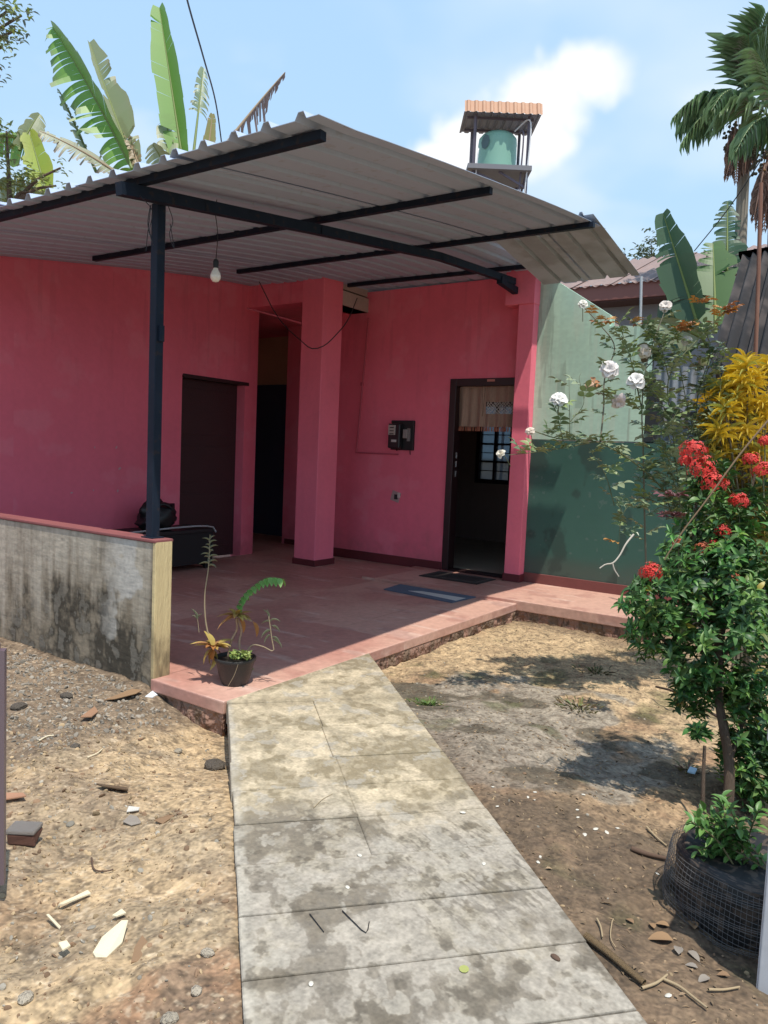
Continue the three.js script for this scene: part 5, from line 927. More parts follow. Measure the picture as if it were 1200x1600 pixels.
function palm(label, d, footPx, crown, list, dry, seed) {
  const R = rng(seed), C = at(crown[0], crown[1], d), f = at(footPx[0], footPx[1], d).setY(0.18), t = thing('areca_palm', label, 'palm tree', f);
  part(t, 'trunk', taper([f, f.clone().lerp(C, 0.4).add(V(0.03, 0, 0)), f.clone().lerp(C, 0.75), C.clone().add(V(0, -0.25, 0))], 0.105, 0.075, 20, 12), palmBark);
  part(t, 'crown_shaft', taper([C.clone().add(V(0, -0.55, 0)), C.clone().add(V(0, -0.2, 0)), C.clone().add(V(0, 0.25, 0))], 0.085, 0.06, 8, 10), mat([0.14, 0.19, 0.07]));
  for (const [az, el, L, sag, hg] of list.filter((_, i) => i % 3 !== 2)) { const a = az * Math.PI / 180, e = el * Math.PI / 180; const dir = bx_.clone().multiplyScalar(Math.cos(a) * Math.cos(e)).addScaledVector(bz_, Math.sin(a) * Math.cos(e)).setY(0).normalize().multiplyScalar(Math.cos(e)).addScaledVector(UPV, Math.sin(e)); part(t, 'frond', frond(R, C.clone().add(V(0, 0.1 * R(), 0)), dir, L * 0.92, sag, 16, 0.58, mix3([0.11, 0.21, 0.10], [0.18, 0.29, 0.12], R()), hg ?? (el < 35 ? 1.25 : el < 58 ? 0.7 : 0.2)), frM); }
  for (const [px, py, tx, ty] of dry) { const b = at(px, py, d - 0.1), e2 = at(tx, ty, d - 0.2), v = e2.clone().sub(b); part(t, 'dead_frond', frond(R, b, v.clone().normalize(), v.length(), 0.05, 22, 0.24, [0.17, 0.10, 0.075], 0.9), frM); }
  for (let i = 0; i < 3; i++) { const gs = [], c = C.clone().add(V(0.12 * (i - 1), -0.42 - 0.06 * i, 0.12)); for (let k = 0; k < 60; k++) { const s = new THREE.SphereGeometry(0.016 + R() * 0.008, 6, 5); const q = jit(R, 0.32); s.translate(c.x + q.x, c.y + q.y, c.z + q.z); gs.push(s); } part(t, 'fruit_bunch', gs, mat(i === 1 ? [0.2, 0.1, 0.03] : [0.06, 0.055, 0.03])).userData.kind = 'stuff'; }
}
palm('areca palm with drooping dark fronds and brown fruit stalks, beyond the shed roof', 10.5, [1148, 640], [1168, 172], [[180, 25, 1.25, 0.62], [172, 5, 1.05, 0.75], [165, 48, 1.3, 0.4], [120, 60, 1.3, 0.3], [95, 72, 1.5, 0.2], [60, 60, 1.3, 0.35], [20, 40, 1.3, 0.5], [0, 15, 1.2, 0.6], [200, 55, 1.3, 0.5], [215, 30, 1.2, 0.6], [260, 50, 1.2, 0.5], [300, 40, 1.2, 0.5], [330, 62, 1.3, 0.3], [145, 20, 1.0, 0.7], [190, 75, 1.45, 0.25], [240, 74, 1.4, 0.2]], [[1160, 195, 1134, 276], [1150, 190, 1140, 270], [1168, 205, 1164, 268], [1156, 195, 1150, 282], [1172, 195, 1176, 262]], 3001);
palm('second areca palm hung with dry grey fronds at the edge of the picture', 9.6, [1212, 640], [1216, 205], [[180, 40, 1.1, 0.5], [150, 10, 0.9, 0.8], [90, 50, 1.2, 0.5], [30, 40, 1.2, 0.5], [300, 40, 1.2, 0.6], [230, 30, 1.1, 0.6], [175, 70, 1.3, 0.2]], [[1200, 245, 1184, 352], [1204, 250, 1194, 356], [1207, 240, 1203, 350], [1196, 255, 1178, 340]], 3002);

// ================================================================ trees
function leafTree(name, label, foot, trunkPts, blobs, n, leafL, cols, seed) {
  const R = rng(seed), t = thing(name, label, 'tree', foot), list = [];
  part(t, 'trunk', taper([foot, ...trunkPts], 0.14, 0.05, 16, 9), barkM);
  for (const [c, r] of blobs) {
    part(t, 'branch', taper([trunkPts[trunkPts.length - 1], trunkPts[trunkPts.length - 1].clone().lerp(c, 0.5).add(V(0, 0.1, 0)), c], 0.035, 0.012, 8, 5), barkM);
    const m = Math.round(n * r * r);
    for (let k = 0; k < m / 6; k++) { const q = c.clone().add(jit(R, 2 * r)); if (q.distanceTo(c) > r * (0.75 + R() * 0.4)) continue; for (let i = 0; i < 7; i++) { const p = q.clone().add(jit(R, leafL * 2.2)), cc = cols[Math.floor(R() * cols.length)]; list.push([aim(p, V(R() - 0.5, -0.15 + R() * 0.5, R() - 0.5), UPV, leafL * (0.7 + R() * 0.6), leafL * 0.42), lin(...cc)]); } }
  }
  leafMass(t, 'crown', GS, leafMat([1, 1, 1], { transmission: 0.35 }), list);
}
{
  const d = 8.5, A = (x, y, e = 0) => at(x, y, d + e);
  leafTree('mango_tree', 'leafy tree reaching in at the upper left corner of the sky', A(-160, 500).setY(0.18), [A(-150, 300), A(-90, 130)], [[A(10, 18), 0.16], [A(24, 48), 0.14], [A(2, 75), 0.14], [A(34, 24), 0.09], [A(-30, 40), 0.4], [A(-60, 120), 0.5]], 3600, 0.075, [[0.2, 0.25, 0.17], [0.28, 0.33, 0.2], [0.34, 0.42, 0.1], [0.14, 0.17, 0.14]], 4001);
  leafTree('shrub_tree', 'loose green shrub by the yellowing banana plant', A(20, 480, 0.7).setY(0.18), [A(15, 380, 0.7), A(15, 330, 0.7)], [[A(10, 205, 0.7), 0.2], [A(15, 270, 0.7), 0.32], [A(45, 300, 0.7), 0.25], [A(95, 262, 0.8), 0.1], [A(88, 290, 0.8), 0.12], [A(20, 310, 0.7), 0.35]], 2600, 0.08, [[0.24, 0.32, 0.14], [0.30, 0.36, 0.2], [0.36, 0.42, 0.13]], 4002);
  const e = 24, B = (x, y, k = 0) => at(x, y, e + k);
  leafTree('round_tree', 'distant grey-green tree over the roof of the house behind', B(1018, 600).setY(0.18), [B(1018, 480), B(1018, 420)], [[B(1008, 400), 0.6], [B(1030, 395), 0.62], [B(1018, 382), 0.5], [B(1045, 410), 0.6], [B(990, 410), 0.5], [B(1015, 425), 0.8]], 620, 0.16, [[0.15, 0.2, 0.11], [0.2, 0.24, 0.14], [0.10, 0.13, 0.09]], 4003);
}

// ================================================================ water tank on its stand
{
  const d = 15, A = (x, y, e = 0) => at(x, y, d + e), px = d / FOC, foot = A(775, 600).setY(0.18), t = thing('water_tank_stand', 'pale green water tank on a tall frame under a small tin roof, behind the canopy', 'water tank', foot);
  const metal = mat([0.12, 0.10, 0.13], { roughness: 0.6 }), c = A(775, 272), r = 30 * px;
  const tk = lathe([[0, 0], [r, 0], [r * 1.0, 0.04], [r * 0.985, 0.30], [r * 1.0, 0.33], [r * 0.985, 0.6], [r, 0.63], [r * 0.97, 0.76], [r * 0.8, 0.85], [r * 0.4, 0.875], [r * 0.38, 0.92], [0, 0.92]], 40); tk.scale(1, 0.86, 1); tk.translate(c.x, c.y, c.z);
  part(t, 'tank', tk, mat([0.22, 0.42, 0.33], { roughness: 0.45 }));
  const q = c.clone().addScaledVector(bx_, -r * 0.72).addScaledVector(bz_, r * 0.72).add(V(0, 0.5, 0)), pch = new THREE.CircleGeometry(0.12, 8); pch.scale(0.85, 1.2, 1); pch.lookAt(bx_.clone().multiplyScalar(-0.7).addScaledVector(bz_, 0.72)); pch.translate(q.x, q.y, q.z); part(t, 'patch', pch, mat([0.10, 0.16, 0.17]));
  const X = bx_.clone().setY(0).normalize(), Z = bz_.clone().setY(0).normalize(), P = (x, y, z) => c.clone().addScaledVector(X, x).addScaledVector(Z, z).add(V(0, y, 0)), flat = (x, z) => P(x, 0, z).setY(0.18);
  for (const [x, z] of [[-0.5, 0.38], [0.55, 0.38], [-0.48, -0.45], [0.5, -0.45]]) part(t, 'post', bar(flat(x, z), P(x, 0.98, z), 0.045, 0.045, V(1, 0, 0)), metal);
  const slab = new THREE.BoxGeometry(1.25, 0.09, 1.05); slab.rotateY(Math.atan2(-X.z, X.x)); slab.translate(c.x, c.y - 0.05, c.z); part(t, 'platform', slab, mat([0.2, 0.2, 0.22]));
  for (const [a, b] of [[P(-0.5, -0.1, 0.38), P(0.55, -0.55, 0.38)], [P(0.55, -0.1, 0.38), P(0.5, -0.6, -0.45)], [P(0.0, -0.1, 0.4), P(0.55, -0.4, 0.4)], [P(-0.5, -0.55, 0.38), P(0.55, -0.55, 0.38)]]) part(t, 'brace', bar(a, b, 0.04, 0.04), metal);
  const pipe = mat([0.7, 0.7, 0.72]);
  part(t, 'pipe', tube([P(0.3, 0.76, 0.2), P(0.52, 0.9, 0.42), P(0.56, 0.86, 0.44), P(0.52, -0.6, 0.44)], 0.014, 30, 6), pipe); part(t, 'pipe', tube([P(-0.4, 0.35, 0.3), P(-0.42, 0.3, 0.4), P(-0.46, -0.4, 0.42)], 0.012, 16, 6), pipe); part(t, 'pipe', tube([P(0.38, 0.7, 0.3), P(0.43, 0.72, 0.38), P(0.42, -0.5, 0.4)], 0.016, 16, 6), metal);
  // roof: tile-profile flashing in front, sheet sloping down to the back
  const w = 117 * px, l0 = P(-w / 2, 0, 0), rx = -w / 2 + 0.02;
  const tile = mat(null, { map: rp(tex(64, 64, (u, v) => mix3([0.46, 0.25, 0.155], [0.52, 0.31, 0.2], fbm(u * 8, v * 8, 3, 1501))), 1), roughness: 0.7 });
  const sheetP = (y0, z0, y1, z1) => (u, s) => P(rx + u, mix(y0, y1, s), mix(z0, z1, s));
  for (let k = 0; k < 10; k++) { const g = corrugated(w / 10, w / 10, 0.03, w / 34, 2, (u, s) => P(rx + k * w / 10 + u, mix(1.2, 0.95, s), mix(0.44, 0.54, s)), Z); part(t, 'tile_panel', g, tile); }
  part(t, 'roof_sheet', corrugated(w, w / 10, 0.025, w / 40, 3, sheetP(1.0, 0.42, 1.02, -0.6), UPV), mat([0.22, 0.22, 0.27], { roughness: 0.6 }));
  part(t, 'rafter', bar(P(-w / 2 + 0.1, 0.98, -0.35), P(w / 2 - 0.1, 0.98, -0.35), 0.035, 0.04), metal); part(t, 'rafter', bar(P(-w / 2 + 0.1, 0.965, 0.25), P(w / 2 - 0.1, 0.965, 0.25), 0.035, 0.04), metal);
}

// ================================================================ neighbours: house, fence, shed
{
  const Z = -11.5, q = (x, y, z = Z) => onZ(x, y, z), eL = q(872, 452), eR = q(1085, 462), yE = (eL.y + eR.y) / 2;
  const x0 = eL.x - 1.0, x1 = eR.x + 1.2;
  const t = thing('neighbour_house', 'grey house with a brown corrugated roof and fascia behind the green wall', 'house', V((x0 + x1) / 2, 0.18, Z - 2));
  const grey = plaster([0.25, 0.25, 0.27], 0.2, 1601), tin = mat(null, { map: rp(tex(256, 256, (u, v) => mix3([0.27, 0.185, 0.165], [0.2, 0.15, 0.14], fbm(u * 8, v * 8, 4, 1602, 8))), 0.6), roughness: 0.75 });
  part(t, 'wall', [bx(x0 + 0.5, -2.62, 0.18, yE - 0.12, Z - 4, Z - 0.45), bx(-1.9, x1 - 0.4, 0.18, yE - 0.12, Z - 4, Z - 0.45), bx(-2.62, -1.9, 0.18, 2.3, Z - 4, Z - 0.45), bx(-2.62, -1.9, 3.05, yE - 0.12, Z - 4, Z - 0.45)], grey);
  part(t, 'fascia', bx(x0, x1, yE - 0.10, yE + 0.135, Z - 0.02, Z + 0.02), mat([0.20, 0.075, 0.06], { roughness: 0.6 }));
  part(t, 'soffit', bx(x0, x1, yE - 0.12, yE - 0.10, Z - 0.6, Z - 0.02), mat([0.09, 0.05, 0.05]));
  const n = 7, W = (x1 - x0) / n;
  for (let i = 0; i < n; i++) part(t, 'roof_sheet', corrugated(W + 0.05, 0.15, 0.032, 0.04, 4, (u, s) => V(x0 + i * W + u, mix(yE + 0.10, yE + 1.15, s) + (i % 2) * 0.003, mix(Z + 0.06, Z - 2.6, s)), UPV, 0.003, true), tin);
  const win = part(t, 'window', [bx(-2.62, -1.9, 2.3, 2.36, Z - 0.5, Z - 0.43), bx(-2.62, -1.9, 2.99, 3.05, Z - 0.5, Z - 0.43), bx(-2.62, -2.57, 2.36, 2.99, Z - 0.5, Z - 0.43), bx(-1.95, -1.9, 2.36, 2.99, Z - 0.5, Z - 0.43), bx(-2.285, -2.235, 2.36, 2.99, Z - 0.5, Z - 0.43)], mat([0.04, 0.02, 0.018]));
  for (const [a, b] of [[-2.57, -2.285], [-2.235, -1.95]]) part(win, 'pane', bx(a, b, 2.36, 2.99, Z - 0.48, Z - 0.475), mat([0.02, 0.024, 0.03], { roughness: 0.1 }));
  // a paler roof standing beyond
  const B = -15, b0 = onZ(985, 425, B), b1 = onZ(1070, 432, B), u = thing('white_roof_house', 'pale metal roof edge of another house above the brown roof', 'house', V((b0.x + b1.x) / 2 + 1, 0.18, B - 2));
  part(u, 'wall', bx(b0.x + 0.2, b1.x + 3, 0.18, b0.y - 0.15, B - 4, B - 0.4), grey);
  for (let i = 0; i < 3; i++) part(u, 'roof_sheet', corrugated(1.55, 0.2, 0.03, 0.04, 3, (k, s) => V(b0.x - 0.3 + i * 1.5 + k, b0.y + mix(0, 0.4, s) + (i % 2) * 0.004, mix(B, B - 2.5, s)), UPV), mat([0.5, 0.53, 0.54], { roughness: 0.4, metalness: 0.3 }));
  part(u, 'gutter', bx(b0.x - 0.3, b1.x + 3, b0.y - 0.14, b0.y - 0.02, B - 0.02, B + 0.1, 0.02), mat([0.5, 0.52, 0.53]));
}
{
  // zinc fence behind the roses
  const Z = -7.25, t = thing('zinc_fence', 'dull grey corrugated zinc fence behind the rose bush', 'fence', V(-0.6, 0.18, Z)), zinc = mat(null, { map: rp(tex(256, 256, (u, v) => { const n = fbm(u * 6, v * 3, 5, 1701, 6), s = fbm(u * 30, v * 3, 3, 1702, 30); return mix3([0.31, 0.33, 0.37], [0.20, 0.215, 0.24], sm(0.3, 0.7, n * 0.5 + s * 0.5)); }), 0.8), roughness: 0.65, metalness: 0.15 });
  for (let i = 0; i < 5; i++) part(t, 'fence_panel', corrugated(0.78, 0.076, 0.018, 0.02, 2, (u, s) => V(-2.0 + i * 0.74 + u, mix(0.15, 2.42 - 0.06 * (i % 2), s), Z + 0.02 * i % 0.04), V(0, 0, 1), 0.002, true), zinc);
  for (const x of [-1.2, -0.35, 0.6]) part(t, 'post', bx(x - 0.04, x + 0.04, 0.15, 2.2, Z + 0.06, Z + 0.13), mat([0.03, 0.03, 0.035]));
  part(t, 'rail', bar(V(-2, 1.98, Z + 0.05), V(1.7, 1.96, Z + 0.05), 0.05, 0.05), mat([0.05, 0.045, 0.04]));
  // shed with a steep dark asbestos roof
  const ridgeL = at(1166, 398, 7.6), ridgeR = at(1330, 372, 6.4), eaveR = at(1290, 620, 5.2), eaveL = at(1116, 572, 6.3);
  const s = thing('shed', 'open shed with a dark weathered corrugated roof and orange ridge tiles', 'shed', eaveL.clone().setY(0.18).add(V(0.4, 0, -0.5)));
  const asb = mat(null, { map: rp(tex(256, 256, (u, v) => { const n = fbm(u * 7, v * 7, 5, 1711, 7); return mix3([0.016, 0.015, 0.017], [0.06, 0.05, 0.048], sm(0.42, 0.75, n)); }), 0.7), roughness: 0.95 });
  const top = ridgeR.clone().sub(ridgeL), bot = eaveR.clone().sub(eaveL), nrm = top.clone().cross(eaveL.clone().sub(ridgeL)).normalize(); if (nrm.y < 0) nrm.negate();
  const wid = top.length();
  for (let i = 0; i < 3; i++) part(s, 'roof_sheet', corrugated(wid / 3 + 0.03, 0.16, 0.05, 0.05, 5, (u, v) => { const f = (i * wid / 3 + u) / wid; return ridgeL.clone().addScaledVector(top, f).lerp(eaveL.clone().addScaledVector(bot, f), v).addScaledVector(nrm, 0.004 * (i % 2)); }, nrm, 0.006, true), asb);
  for (let i = 0; i < 6; i++) { const a = ridgeL.clone().addScaledVector(top, i / 6), b = ridgeL.clone().addScaledVector(top, (i + 1.08) / 6); const g = new THREE.CylinderGeometry(0.085, 0.095, a.distanceTo(b), 12, 1, true, -Math.PI / 2, Math.PI); const dirv = b.clone().sub(a).normalize(), up2 = UPV.clone(), xx = dirv.clone().cross(up2).normalize(), zz = xx.clone().cross(dirv).normalize(); g.applyMatrix4(new THREE.Matrix4().makeBasis(xx, dirv, zz.negate()).setPosition(a.clone().add(b).multiplyScalar(0.5).add(V(0, 0.02, 0)))); part(s, 'ridge_tile', g, mat([0.40, 0.17, 0.095], { roughness: 0.8 })); }
  part(s, 'barge_board', bar(ridgeL.clone().addScaledVector(nrm, -0.07), eaveL.clone().addScaledVector(nrm, -0.07), 0.04, 0.12), mat([0.05, 0.045, 0.05]));
  part(s, 'wall', [bx(eaveL.x + 0.25, eaveL.x + 2.2, 0.18, eaveL.y - 0.1, eaveL.z - 0.3, eaveL.z - 0.2)], mat([0.045, 0.045, 0.055]));
  part(s, 'post', tube([eaveL.clone().setY(0.18).add(V(0.1, 0, -0.1)), eaveL.clone().add(V(0.1, -0.05, -0.1))], 0.04), mat([0.06, 0.05, 0.045]));
  one('rusty_pole', tube([at(1182, 700, 5.2).setY(0.18), at(1180, 560, 5.2), at(1186, 400, 5.2), at(1189, 286, 5.2)], 0.014, 20, 8), M.rust, 'thin rusty iron pole standing in front of the shed roof', 'pole');
  one('thin_pole', tube([onZ(1001, 700, -7.1).setY(0.18), onZ(1000, 520, -7.1), onZ(1002, 432, -7.1)], 0.013, 12, 7), M.galv, 'thin grey pipe holding up the back corner of the canopy', 'pole');
  one('wire', tube([at(1085, 392, 9), at(1135, 330, 8), at(1215, 210, 6)], 0.006, 16, 5), M.wire, 'slack wire passing in front of the palm trunk', 'wire');
  one('wire', tube([at(349, 245, 6.6), at(338, 165, 6), at(318, 90, 5.2), at(291, -6, 4.5), at(282, -60, 4)], 0.006, 24, 6), M.wire, 'black service cable dropping from the sky to the canopy roof', 'wire');
  // gate post on the right and gate edge on the left
  const g0 = onY(1179, 1562, 0.22), gp = thing('gate_post', 'whitewashed concrete gate post at the lower right edge', 'post', g0.clone().add(V(0.11, 0, -0.06)));
  part(gp, 'post_body', bx(g0.x, g0.x + 0.24, 0.1, 0.86, g0.z - 0.22, g0.z, 0.008), plaster([0.50, 0.50, 0.52], 0.3, 1721));
  part(gp, 'post_cap', bx(g0.x - 0.02, g0.x + 0.26, 0.86, 0.9, g0.z - 0.24, g0.z + 0.02, 0.01), plaster([0.46, 0.46, 0.48], 0.3, 1722));
  const e0 = at(-1, 1015, 1.96), e1 = at(4, 1385, 1.96), gt = thing('steel_gate', 'edge of an open mauve steel gate at the left border', 'gate', V(e1.x - 0.35, 0.25, e1.z + 0.3)), along = V(-0.62, 0, 0.78).normalize();
  const mauve = mat([0.17, 0.13, 0.15], { roughness: 0.4, metalness: 0.3 }), gB = e1.clone().setY(e1.y - 0.02), gT = e0.clone();
  gB.x = gT.x; gB.z = gT.z;
  part(gt, 'gate_frame', bar(gB, gT, 0.03, 0.03, along), mauve); part(gt, 'gate_frame', bar(gT, gT.clone().addScaledVector(along, 0.9), 0.03, 0.03), mauve); part(gt, 'gate_frame', bar(gB, gB.clone().addScaledVector(along, 0.9), 0.03, 0.03), mauve);
  for (let i = 1; i <= 7; i++) part(gt, 'gate_bar', bar(gB.clone().addScaledVector(along, i * 0.12), gT.clone().addScaledVector(along, i * 0.12), 0.016, 0.016, along), mauve);
}

// ================================================================ litter of the yard
{
  const R = rng(6001), dummy = new THREE.Object3D();
  const rock = (s) => { const g = new THREE.IcosahedronGeometry(1, 1), p = g.attributes.position; for (let i = 0; i < p.count; i++) { const x = p.getX(i), y = p.getY(i), z = p.getZ(i), k = 0.75 + 0.55 * fbm(x * 1.4 + s * 7 + 5, y * 1.4 + z * 1.1 + 5, 3, 6100 + s); p.setXYZ(i, x * k, y * k * 0.7, z * k); } g.computeVertexNormals(); return g; };
  const gravel = (label, n, place, seed) => {
    const Q = rng(seed), g = rock(seed % 5), o = new THREE.InstancedMesh(g, mat([1, 1, 1], { roughness: 0.95, flatShading: true }), n);
    for (let i = 0; i < n; i++) { const [x, z, s, c] = place(Q); dummy.position.set(x, groundY(x, z) + s * 0.15, z); dummy.rotation.set(Q() * 6, Q() * 6, Q() * 6); dummy.scale.set(s * (0.7 + Q() * 0.8), s * (0.5 + Q() * 0.5), s * (0.7 + Q() * 0.8)); dummy.updateMatrix(); o.setMatrixAt(i, dummy.matrix); o.setColorAt(i, lin(...c)); }
    o.name = numbered('gravel'); o.userData = { kind: 'stuff', label, category: 'gravel' }; shade(o); scene.add(o);
  };
  const tone = (Q) => { const k = 0.6 + Q() * 0.8, c = Q() < 0.15 ? [0.30, 0.27, 0.22] : Q() < 0.35 ? [0.20, 0.125, 0.075] : [0.33, 0.24, 0.14]; return c.map((a) => a * k); };
  const size = (Q, b = 1) => (0.0011 + 0.0062 * Math.pow(Q(), 7)) * b;
  gravel('sandy gravel scattered over the yard left of the path', 26000, (Q) => { for (;;) { const s = Q() * 3.2, p = -0.02 - Math.pow(Q(), 0.8) * 2.2, x = WK0.x + WKD.x * s + WKN.x * p, z = WK0.z + WKD.z * s + WKN.z * p; if (z > -2.42) return [x, z, size(Q, fbm(x * 2.2, z * 2.2, 4, 421) > 0.52 ? 1.35 : 0.9), tone(Q)]; } }, 11);
  gravel('grey stone chippings in the darker corner by the low wall', 2600, (Q) => { const x = -2.75 - Q() * 1.5, z = -2.38 + Q() * 0.75, k = 0.5 + Q() * 0.9; return [x, z, 0.0025 + 0.010 * Math.pow(Q(), 3.5), [0.25 * k, 0.22 * k, 0.18 * k]]; }, 12);
  gravel('small grit and crumbs of soil right of the path', 12000, (Q) => { for (;;) { const x = -2.5 + Q() * 2.9, z = -5.7 + Q() * 4.2, [s, p] = sp(x, z); if (p > WKW + 0.01) return [x, z, size(Q, 0.8), tone(Q).map((a) => a * 0.85)]; } }, 13);
  gravel('grit lying on the concrete path', 350, (Q) => { const s = Q() * 2.6, p = 0.02 + Q() * 0.76; const x = WK0.x + WKD.x * s + WKN.x * p, z = WK0.z + WKD.z * s + WKN.z * p; return [x, z, 0.001, tone(Q)]; }, 14);
  const put = (px, py, y) => { const p = onY(px, py, y); p.y = groundY(p.x, p.z); const q = onY(px, py, p.y); q.y = groundY(q.x, q.z); return q; };
  // stones one can count
  const stoneM = [mat([0.30, 0.26, 0.2], { bumpMap: rp(grain, 3), bumpScale: 0.01 }), mat([0.085, 0.07, 0.055], { bumpMap: rp(grain, 3), bumpScale: 0.01 }), mat([0.36, 0.31, 0.24], { bumpMap: rp(grain, 3), bumpScale: 0.01 })];
  const stone = (px, py, s, m, label, sy = 0.7) => { const p = put(px, py, 0.2), g = rock(Math.floor(px) % 5); g.scale(s, s * sy, s * 0.85); g.rotateY(px); g.translate(p.x, p.y + s * 0.3, p.z); uvBox(g); return one('stone', g, stoneM[m], label, 'stone'); };
  stone(336, 1196, 0.05, 1, 'rough brown stone against the side of the path near the porch', 0.6);
  stone(104, 1086, 0.032, 1, 'dark round stone in the gravel before the low wall');
  stone(30, 1108, 0.04, 1, 'dark clod at the left border before the low wall');
  stone(278, 1176, 0.02, 0, 'pale pebble on the sand between the wall and the path');
  stone(324, 1494, 0.017, 2, 'pale squarish pebble near the lower path edge');
  stone(307, 1550, 0.016, 2, 'whitish pebble in the grey gravel at the bottom');
  stone(265, 1590, 0.02, 0, 'brown pebble at the very bottom of the gravel');
  stone(40, 1568, 0.02, 2, 'pale stone in the lower left corner');
  stone(118, 1168, 0.022, 1, 'small dark stone on the edge of the darker strip');
  stone(1065, 1405, 0.02, 0, 'small stone resting by the foot of the wire basket', 0.5);
  // broken brick
  { const p = put(38, 1316, 0.24), b = thing('broken_brick', 'broken brick with a white plastered face by the gate edge', 'brick', p); const g = new RoundedBoxGeometry(0.085, 0.04, 0.06, 3, 0.008); const q = g.attributes.position; for (let i = 0; i < q.count; i++) q.setXYZ(i, q.getX(i) + (fbm(q.getY(i) * 40 + 3, q.getZ(i) * 40, 3, 71) - 0.5) * 0.03, q.getY(i), q.getZ(i) + (fbm(q.getX(i) * 40, q.getY(i) * 40, 3, 72) - 0.5) * 0.02); g.computeVertexNormals(); g.rotateY(0.6); g.translate(p.x, p.y + 0.02, p.z); part(b, 'brick_body', g, mat([0.24, 0.105, 0.07], { bumpMap: rp(grain, 5), bumpScale: 0.01 })); const c = new RoundedBoxGeometry(0.09, 0.016, 0.065, 2, 0.006); c.rotateY(0.6); c.translate(p.x, p.y + 0.044, p.z); part(b, 'plaster_face', c, mat([0.55, 0.49, 0.44], { bumpMap: rp(grain, 4), bumpScale: 0.01 })); }
  // bits of wood, bark, leaves
  const sliver = (pts, th, m, name, label, cat) => { const P = pts.map(([x, y]) => put(x, y, 0.24)), c = P.reduce((a, b) => a.clone().add(b), V(0, 0, 0)).multiplyScalar(1 / P.length); const s = new THREE.Shape(P.map((p) => new THREE.Vector2(p.x - c.x, -(p.z - c.z)))); const g = new THREE.ExtrudeGeometry(s, { depth: th, bevelEnabled: true, bevelSize: th * 0.3, bevelThickness: th * 0.3, bevelSegments: 1 }); g.rotateX(-Math.PI / 2); const q = g.attributes.position; for (let i = 0; i < q.count; i++) q.setY(i, q.getY(i) + 14 * th * (fbm(q.getX(i) * 14 + px0(label), q.getZ(i) * 14, 2, 61) - 0.42)); g.translate(c.x, c.y + th * 2.2, c.z); g.computeVertexNormals(); return one(name, g, m, label, cat); };
  const px0 = (s) => s.length * 3.7;
  const woodW = mat([0.66, 0.57, 0.4], { roughness: 0.8 }), barkB = mat([0.26, 0.16, 0.085], { roughness: 0.95 }), leafB = mat([0.22, 0.135, 0.075], { roughness: 0.9 }), leafG = mat([0.23, 0.2, 0.17], { roughness: 0.9 });
  sliver([[146, 1494], [150, 1498], [166, 1497], [190, 1478], [199, 1453], [190, 1451], [160, 1474]], 0.005, woodW, 'wood_chip', 'large pale wood chip with a pointed end on the lower gravel', 'wood chip');
  sliver([[92, 1422], [98, 1423], [141, 1402], [137, 1399]], 0.004, woodW, 'wood_chip', 'narrow pale wood splinter above the large chip', 'wood chip');
  sliver([[176, 1440], [182, 1441], [196, 1433], [190, 1428]], 0.004, woodW, 'wood_chip', 'short pale wood chip just above the large one', 'wood chip');
  sliver([[73, 1442], [76, 1441], [95, 1449], [93, 1453]], 0.003, woodW, 'wood_chip', 'thin pale splinter left of the large chip', 'wood chip');
  sliver([[92, 1494], [98, 1500], [109, 1492], [104, 1487]], 0.004, woodW, 'wood_chip', 'small white fragment below left of the large chip', 'wood chip');
  sliver([[163, 1096], [180, 1099], [212, 1092], [222, 1084], [206, 1079], [180, 1086]], 0.003, barkB, 'bark_flake', 'broad tan flake of bark lying before the low wall', 'bark');
  sliver([[126, 1128], [143, 1132], [153, 1116], [148, 1110]], 0.004, mat([0.3, 0.17, 0.1]), 'tile_shard', 'orange brown tile shard in the chippings', 'shard');
  sliver([[192, 1290], [205, 1292], [221, 1287], [214, 1277], [203, 1275]], 0.002, leafG, 'dead_leaf', 'grey curled dead leaf in the middle of the sand', 'leaf');
  sliver([[198, 1272], [216, 1270], [218, 1267], [201, 1267]], 0.002, mat([0.5, 0.48, 0.44]), 'dead_leaf', 'small pale leaf just above the grey curled one', 'leaf');
  sliver([[241, 1287], [254, 1290], [273, 1276], [262, 1275]], 0.002, leafB, 'dead_leaf', 'brown curled leaf right of the grey one', 'leaf');
  sliver([[205, 1507], [218, 1498], [237, 1480], [222, 1472], [211, 1486]], 0.002, leafB, 'dead_leaf', 'brown crumpled leaf right of the large wood chip', 'leaf');
  sliver([[151, 1232], [160, 1236], [200, 1240], [198, 1235]], 0.004, mat([0.11, 0.07, 0.04]), 'bark_flake', 'dark strip of bark on the sunlit sand', 'bark');
  sliver([[0, 1256], [40, 1253], [36, 1246], [0, 1244]], 0.004, mat([0.34, 0.18, 0.11]), 'tile_shard', 'flat orange shard at the left border', 'shard');
  sliver([[227, 1089], [238, 1093], [249, 1089], [243, 1080], [232, 1079]], 0.006, mat([0.66, 0.7, 0.74], { roughness: 0.3 }), 'plastic_scrap', 'crumpled whitish plastic scrap by the corner of the low wall', 'litter');
  sliver([[1074, 1214], [1085, 1216], [1088, 1210], [1078, 1208]], 0.005, mat([0.45, 0.62, 0.75], { roughness: 0.3 }), 'plastic_scrap', 'pale blue plastic scrap beside the thin stems behind the basket', 'litter');
  // shells and white crumbs right of the path
  const shell = mat([0.56, 0.53, 0.46], { roughness: 0.5 });
